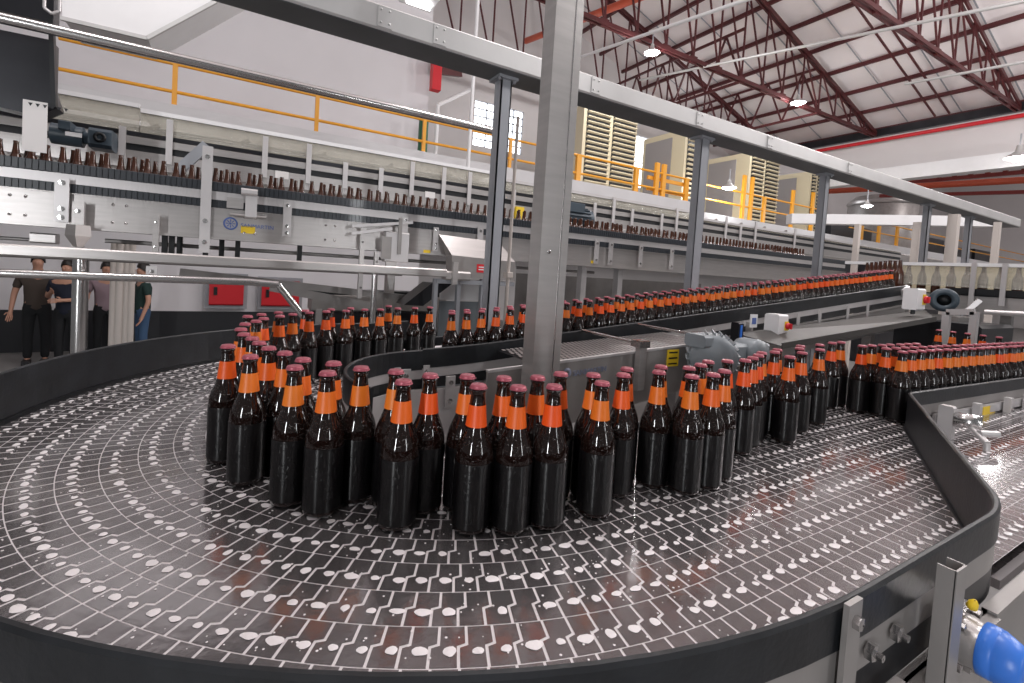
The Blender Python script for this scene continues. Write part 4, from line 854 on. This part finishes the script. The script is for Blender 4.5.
# ------------------------------------------------------------------ bottles
PROF = [(.001, 0), (.0235, 0), (.0290, .003), (.0301, .008), (.0301, .115), (.0298, .121), (.0287, .129), (.0262, .138), (.0226, .147), (.0193, .155), (.0167, .163), (.0142, .183), (.0123, .203), (.0114, .213), (.0114, .217), (.0124, .2185), (.0124, .2215), (.0115, .2225)]
def rad(z):
    for (r0, z0), (r1, z1) in zip(PROF, PROF[1:]):
        if z0 <= z <= z1 and z1 > z0: return r0+(r1-r0)*(z-z0)/(z1-z0)
    return PROF[-1][0]
def shell(mb, zs_, off, n, mi=0): mb.lathe([(rad(z)+off, z) for z in zs_], (0, 0, 0), n, mi)
capprof = [(.0124, .2238), (.0138, .2238), (.0133, .2256), (.0126, .2280), (.0114, .2296), (.0092, .2302), (.001, .2304)]
def bottle(label, n=22):
    t = empty('beer_bottle', (0, 0, -EYE), label, 'bottle')
    b = MB(); b.lathe(PROF, n=n); b.build('glass', 'glass', t, eye=False)
    b = MB(); shell(b, (.010, .06, .1115), .0006, n); b.build('body_label', 'body', t, eye=False)
    b = MB(); shell(b, (.1650, .172, .180, .190, .1985), .0006, n); b.build('neck_label', 'orange', t, eye=False)
    b = MB(); m = 42; c = []
    for r, z in capprof:
        for i in range(m):
            rr_ = r*(1+(.05*(1 if i % 2 else -1) if z < .2255 else 0)); c.append((rr_*math.cos(2*PI*i/m), rr_*math.sin(2*PI*i/m), z))
    b.add(c, [(k*m+i, k*m+(i+1) % m, (k+1)*m+(i+1) % m, (k+1)*m+i) for k in range(len(capprof)-1) for i in range(m)], 0, False); b.build('crown_cap', 'cap', t, eye=False)
    for c in t.children: c.location = (0, 0, 0)
    t.location = (0, 0, 0)
    return t
FRONTPX = [(228.2,347),(252.9,357),(268.9,348.8),(282.8,354),(259.2,343.7),(251.9,338.9),(244.8,335.5),(295.5,369),(305.7,361),(331.9,365.3),(328,375),(362,370.3),(400,374),(405.5,383.3),(434.7,377.5),(474.7,379.2),(480.5,387.5),(510,380),(517.4,388.4),(540.8,379.2),(550.6,387.5),(567.5,377.6),(591.2,377),(601.7,384.4),(614.3,375.5),(634.3,373.7),(655.8,372.4),(672.4,370.9),(687,369.6),(691.2,377.3),(701,367.5),(708,375.4),(720.4,373.6),(709.8,365.8),(727.5,362.2),(737,361.5),(753,358.7),(760.6,356),(766,355),(772.7,353.3),(787,357.6),(782.6,352.3),(795,353.3),(801,349.8),(806.5,348.7),(812.9,349.8),(820,346.2),(832.4,344.4),(841.3,343.7)]
BACKPX = [(241,328.4),(246.5,322.9),(247.8,315.7),(255,320.8),(263.8,314),(263.8,317.8),(277.8,315.2),(279.8,312),(291.7,313.5),(305.7,310.2),(309.5,312),(326.5,311),(332.4,309),(345,310.2),(352.7,308),(362.8,309),(380.6,309),(388.7,305.8),(397.9,308),(414.9,307.6),(430,307)]
HB = .2303
pts = []
for q in FRONTPX: p = PZ((q[0], q[1]-(3.7 if q[1] > 365 else 2.2)), ZB+HB); pts.append([p.x, p.y, q, 'f'])
for q in BACKPX: p = PZ((q[0], q[1]-.3), ZB+HB); pts.append([p.x, p.y, q, 'b'])
# far part of the front lane and the start of the climb, packed
x = 1.86
while x < 3.3:
    for j in range(3 if x < 2.3 else 2): pts.append([x+(.032 if j % 2 else 0)+R.uniform(-.003, .003), YL(x)+.046+.056*j+R.uniform(-.003, .003), None, 'ff'])
    x += .064
for k in range(5): pts.append([3.30+.01*k, .80+.062*k, None, 'ff'])
x = .70
while x < XE-.08:
    pts.append([x+R.uniform(-.006, .006), 1.628+R.uniform(-.004, .004), None, 'm'])
    pts.append([x+.032+R.uniform(-.006, .006), 1.686+R.uniform(0, .01), None, 'm'])
    x += .0632 if R.random() < (.8 if x < 1.2 else .97) else .085
for it in range(160):                   # let no two bottles overlap and keep them between the guides
    for i in range(len(pts)):
        for j in range(i):
            dx, dy = pts[i][0]-pts[j][0], pts[i][1]-pts[j][1]; d2 = dx*dx+dy*dy
            if d2 < .0622**2:
                d = math.sqrt(d2) or 1e-4; e = (.0623-d)/2/d
                pts[i][0] += dx*e; pts[i][1] += dy*e; pts[j][0] -= dx*e; pts[j][1] -= dy*e
    for p in pts:
        if p[3] in ('f', 'b', 'm'):
            if p[0] < CX:
                d = math.hypot(p[0]-CX, p[1]-CY)
                if d < RI+.035: p[0] = CX+(p[0]-CX)*(RI+.035)/d; p[1] = CY+(p[1]-CY)*(RI+.035)/d
            elif p[1] > CY: p[1] = max(p[1], CY+RI+.036)
            else: p[1] = min(p[1], CY-RI-.02)
        if p[0] > 1.9 and p[1] < CY-.3 and p[3] != 'm': p[1] = max(p[1], YL(p[0])+.042)
ONES = ('', 'first', 'second', 'third', 'fourth', 'fifth', 'sixth', 'seventh', 'eighth', 'ninth', 'tenth', 'eleventh', 'twelfth', 'thirteenth', 'fourteenth', 'fifteenth', 'sixteenth', 'seventeenth', 'eighteenth', 'nineteenth')
def ordn(n):
    if n < 20: return ONES[n]
    t, o = divmod(n, 10); tw = {2: 'twent', 3: 'thirt', 4: 'fort', 5: 'fift'}[t]
    return tw+'ieth' if o == 0 else tw+'y-'+ONES[o]
proto = bottle('x'); kids = list(proto.children); used = [False]
def place(x, y, z, label, group):
    if not used[0]: t = proto; used[0] = True
    else:
        t = proto.copy(); COL.objects.link(t)
        for k in kids: c = k.copy(); COL.objects.link(c); c.parent = t
    t.location = (x, y, z+EYE); t.rotation_euler = (0, 0, R.uniform(0, 6.28)); t['label'] = label
    t['group'] = group
    return t
fr_ = sorted([p for p in pts if p[3] == 'f'], key=lambda p: p[2][0]); bk_ = sorted([p for p in pts if p[3] == 'b'], key=lambda p: p[2][0])
for i, p in enumerate(fr_): place(p[0], p[1], ZB+.0008, 'pink-capped dark bottle, %s cap from the left in the near row across the bend' % ordn(i+1), 'bottles in the near row')
for i, p in enumerate(bk_): place(p[0], p[1], ZB+.0008, 'pink-capped dark bottle, %s cap from the left along the far side of the bend' % ordn(i+1), 'bottles along the far side of the bend')
nf = nm = 0
for p in pts:
    if p[3] == 'ff': place(p[0], p[1], ZB+.0008, 'dark bottle with orange neck label packed in the far right end of the near row', 'bottles packed at the far right of the near row'); nf += 1
    if p[3] == 'm': place(p[0], p[1], zb(p[0]-.03)+.0025, 'dark bottle with orange neck label packed on the climbing conveyor beside the black guide', 'bottles on the climbing conveyor'); nm += 1
# brown uncapped bottles on the upper conveyor
def brown(label):
    b = MB(); b.lathe([(r, z) for r, z in PROF if z < .2185]+[(.0122, .226), (.0105, .228), (.009, .222)], n=12, c=(0, 0, 0)); o = b.build('brown_bottle', 'glass_up', eye=False); return tag(o, label, 'bottle', 'brown bottles on the upper conveyor')
up0 = brown('brown bottle showing only its neck above the dark guide of the upper conveyor'); first = True
nu = 0; x = XY((0, 158), YU)-.1; rows = []
while x < 6.6:
    rows.append((x, YU+.055+R.uniform(0, .012))); x += .0625 if R.random() < .9 else .078
for k, (x, y) in enumerate(rows):
    if nf+nm+len(fr_)+len(bk_)+nu >= 300: break
    o = up0 if first else up0.copy()
    if not first: COL.objects.link(o)
    first = False
    o.location = (x, y, ZUB+EYE+.0005); nu += 1
rest = rows[nu:]
b = MB()
for x, y in rest+[(x+.03, YU+.125) for x, y in rows if R.random() < .75]:
    b.lathe([(r, z) for r, z in PROF if .05 < z < .2185]+[(.0122, .226), (.0105, .228)], (x, y, ZUB), 10)
for k in range(26):
    b.lathe([(r, z) for r, z in PROF if z < .2185]+[(.0122, .226), (.0105, .228)], (XC+.1, min(yb_+.1+.092*k, ya-.1-.002*k), k0), 10)
for k in range(12):
    b.lathe([(r, z) for r, z in PROF if z < .2185]+[(.0122, .226)], (XE+.05+.035*k, 1.63+.05*(k % 2)+.03*k, k0), 10)
o = b.build('distant_bottles', 'glass_up'); tag(o, 'distant brown bottles massed behind the first neck row and behind the tinted plexiglass', 'bottle', kind='stuff')
print('BOTTLES', len(fr_), len(bk_), nf, nm, nu)
# ------------------------------------------------------------------ red cabinets, duct
for q1, q2, lab in (((210, 276), (243, 305), 'left red wall cabinet on the wall under the support beam'), ((262, 280), (298, 306), 'right red wall cabinet under the support beam, crossed by the bent tube')):
    a, c = PY(q1, 11.3), PY(q2, 11.3); t = empty('red_cabinet', ((a.x+c.x)/2, 11.3, c.z), lab, 'cabinet')
    b = MB(); b.box(a.x-.07, c.x+.07, 11.25, 11.4, c.z-.07, a.z+.07); b.build('grey_frame', 'galv_d', t)
    b = MB(); b.bbox(a.x, c.x, 11.16, 11.25, c.z, a.z, .03); b.build('door', 'red', t)
    b = MB(); b.box(a.x+.08, a.x+.14, 11.13, 11.16, (a.z+c.z)/2-.08, (a.z+c.z)/2+.08); b.build('handle', 'black', t)
YD = 5.2; P = [PY(q, YD) for q in ((62, 17), (147, 37), (216, 0), (300, -46), (62, -60))]
t = empty('air_duct', tuple(P[1]), 'big white sheet metal air duct hanging at top left before the grey wall', 'duct')
b = MB(); b.prism(P, (0, .55, 0)); b.build('duct_body', 'white', t)
b = MB(); e = P[1]-P[0]; b.bar(P[0]-e*.02+V(0, .0, -.012), P[1]+V(0, 0, -.012), .03, .03); b.bar(P[1]+V(0, 0, -.012), P[2]+V(0, 0, -.012), .03, .03); b.build('seam_flange', 'galv', t)
# ------------------------------------------------------------------ people by the grey wall
def skin(name, J, E, mt, parent, sub=1):
    me = bpy.data.meshes.new(name); me.from_pydata([Vector(j[0]) for j in J], E, []); o = bpy.data.objects.new(name, me); COL.objects.link(o)
    md = o.modifiers.new('s', 'SKIN'); md.use_smooth_shade = True
    o.modifiers.new('u', 'SUBSURF').levels = sub
    for v, j in zip(me.skin_vertices[0].data, J): v.radius = (j[1], j[2] if len(j) > 2 else j[1])
    me.skin_vertices[0].data[0].use_root = True
    dg = bpy.context.evaluated_depsgraph_get(); m2 = bpy.data.meshes.new_from_object(o.evaluated_get(dg))
    bpy.data.objects.remove(o); o = bpy.data.objects.new(name, m2); m2.name = name; COL.objects.link(o); m2.materials.clear(); m2.materials.append(MT[mt])
    for p in m2.polygons: p.use_smooth = True
    o.parent = parent; return o
def person(q, Y, H, face, label, shirt, trous, arms, hair='hair'):
    a = PY(q, Y); t = empty('person', (a.x, Y, FL), label, 'person'); t.rotation_euler = (0, 0, face)
    s = H/1.75
    def S(x, y, z): return Vector((x*s, y*s, z*s))
    # local: facing -y; left/right along x
    hip, sh = .93, 1.43
    J = [(S(0, 0, .98), .13*s, .10*s), (S(0, 0, 1.15), .125*s, .09*s), (S(0, 0, 1.35), .15*s, .10*s), (S(0, 0, 1.47), .06*s), (S(0, -.01, 1.54), .055*s), (S(0, -.03, 1.60), .075*s, .09*s), (S(0, -.02, 1.69), .075*s, .09*s)]
    E = [(0, 1), (1, 2), (2, 3), (3, 4), (4, 5), (5, 6)]
    TS = [(S(0, 0, .82), .178*s, .135*s), (S(0, 0, 1.0), .165*s, .128*s), (S(0, 0, 1.35), .17*s, .125*s), (S(0, 0, 1.46), .075*s)]; TE = [(0, 1), (1, 2), (2, 3)]
    for sx, (el, wr, fi) in zip((-1, 1), arms):
        n = len(J); shp = S(sx*.19, 0, 1.40); J += [(shp, .055*s), (S(*el), .042*s), (S(*wr), .03*s)]; E += [(2, n), (n, n+1), (n+1, n+2)]
        w = S(*wr); d = (w-S(*el)).normalized(); side = d.cross(Vector((0, 1, 0))); side = side.normalized() if side.length > .1 else Vector((1, 0, 0))
        J += [(w+d*.07*s, .032*s, .02*s)]; E += [(n+2, n+3)]
        for k, (ln, off) in enumerate(((.075, -.028), (.09, -.010), (.085, .010), (.065, .027))):
            m_ = len(J); J += [(w+d*.1*s+side*off*s, .009*s), (w+d*(.1+ln*.6)*s+side*off*1.1*s+Vector((0, -.012*s, 0)), .008*s), (w+d*(.1+ln)*s+side*off*1.1*s+Vector((0, -.03*s, 0)), .007*s)]; E += [(n+3, m_), (m_, m_+1), (m_+1, m_+2)]
        m_ = len(J); J += [(w+d*.05*s-side*.045*s, .01*s), (w+d*.09*s-side*.06*s+Vector((0, -.01*s, 0)), .008*s)]; E += [(n+3, m_), (m_, m_+1)]
        k = len(TS); TS += [(shp, .068*s), (shp.lerp(S(*el), .75), .06*s)]; TE += [(2, k), (k, k+1)]
    PS = [(S(0, 0, 1.07), .150*s, .118*s), (S(0, 0, .93), .168*s, .125*s)]; PE = [(0, 1)]
    for sx in (-1, 1):
        n = len(J); J += [(S(sx*.09, 0, .88), .085*s), (S(sx*.1, -.01, .5), .055*s), (S(sx*.1, .02, .1), .036*s), (S(sx*.1, -.03, .04), .04*s, .035*s), (S(sx*.11, -.15, .03), .035*s, .022*s)]
        E += [(0, n), (n, n+1), (n+1, n+2), (n+2, n+3), (n+3, n+4)]
        k = len(PS); PS += [(S(sx*.09, 0, .86), .098*s), (S(sx*.1, -.01, .5), .07*s), (S(sx*.1, .02, .08), .058*s)]; PE += [(1, k), (k, k+1), (k+1, k+2)]
    body = skin('body', J, E, 'skin', t)
    skin('shirt', TS, TE, shirt, t); skin('trousers', PS, PE, trous, t)
    b = MB(); c = S(0, -.005, 1.675)
    vs = []; n = 14
    for i in range(6):
        ph = PI/2*i/5
        for k in range(n):
            th = 2*PI*k/n; fr = max(0, -math.sin(th)); lo = -.06+.075*fr
            z = lo+(.115-lo)*math.sin(ph); vs.append(c+Vector((.088*math.cos(th)*math.cos(ph), .105*math.sin(th)*math.cos(ph)+.012, z))*s)
    b.add(vs, [(i*n+k, i*n+(k+1) % n, (i+1)*n+(k+1) % n, (i+1)*n+k) for i in range(5) for k in range(n)], 0, True)
    h = b.build('hair', 'hair', None, eye=False); off = h.location.copy()
    for v in h.data.vertices: v.co += off
    h.location = (0, 0, 0); h.parent = t
    for sx in (-1, 1):
        b = MB(); p = S(sx*.1, -.05, 0); b.bbox(p.x-.045, p.x+.045, p.y-.14, p.y+.1, 0, .085, .03); sh_ = b.build('shoe', 'black', None, eye=False); off = sh_.location.copy()
        for v in sh_.data.vertices: v.co += off
        sh_.location = (0, 0, 0); sh_.parent = t
    b = MB(); b.lathe([(.001, -.02), (.012, 0), (.016, .03), (.008, .05), (.001, .052)], S(0, -.125, 1.60), 8); nz = b.build('nose', 'skin', None, eye=False); off = nz.location.copy()
    for v in nz.data.vertices: v.co += off
    nz.location = (0, 0, 0); nz.parent = t
    return t
hang = ((-.26, .02, 1.12), (-.28, -.06, .88), 0), ((.26, .02, 1.12), (.27, -.06, .88), 0)
person((36, 357), 10.3, 1.76, .15, 'person in a brown shirt and black trousers standing with both arms hanging, leftmost', 'shirt_b', 'trouser', hang)
person((66, 357), 9.9, 1.70, -.2, 'person in navy shirt with one forearm raised across the chest, left of the round leg', 'shirt_n', 'trouser', (((-.27, .03, 1.14), (-.12, -.2, 1.24), 0), ((.27, .0, 1.13), (.05, -.2, 1.12), 0)))
person((104, 357), 10.6, 1.68, .3, 'person in a mauve shirt and dark trousers partly hidden by the upright beige pipes', 'shirt_p', 'trouser', hang)
person((141, 357), 10.0, 1.70, -1.2, 'person in dark green shirt and blue jeans, right of the upright beige pipes', 'shirt_g', 'jeans', hang)
# ------------------------------------------------------------------ world and view
w = bpy.data.worlds.new('world'); SC.world = w; w.use_nodes = True
bg = w.node_tree.nodes['Background']; bg.inputs[0].default_value = (.97, .975, 1, 1); bg.inputs[1].default_value = .16
SC.view_settings.view_transform = 'Standard'; SC.view_settings.look = 'None'; SC.view_settings.gamma = 1; SC.view_settings.use_curve_mapping = False
SC.view_settings.exposure = 0.0
SC.cycles.max_bounces = 8; SC.cycles.use_denoising = True; SC.cycles.transparent_max_bounces = 12; SC.cycles.sample_clamp_indirect = 6
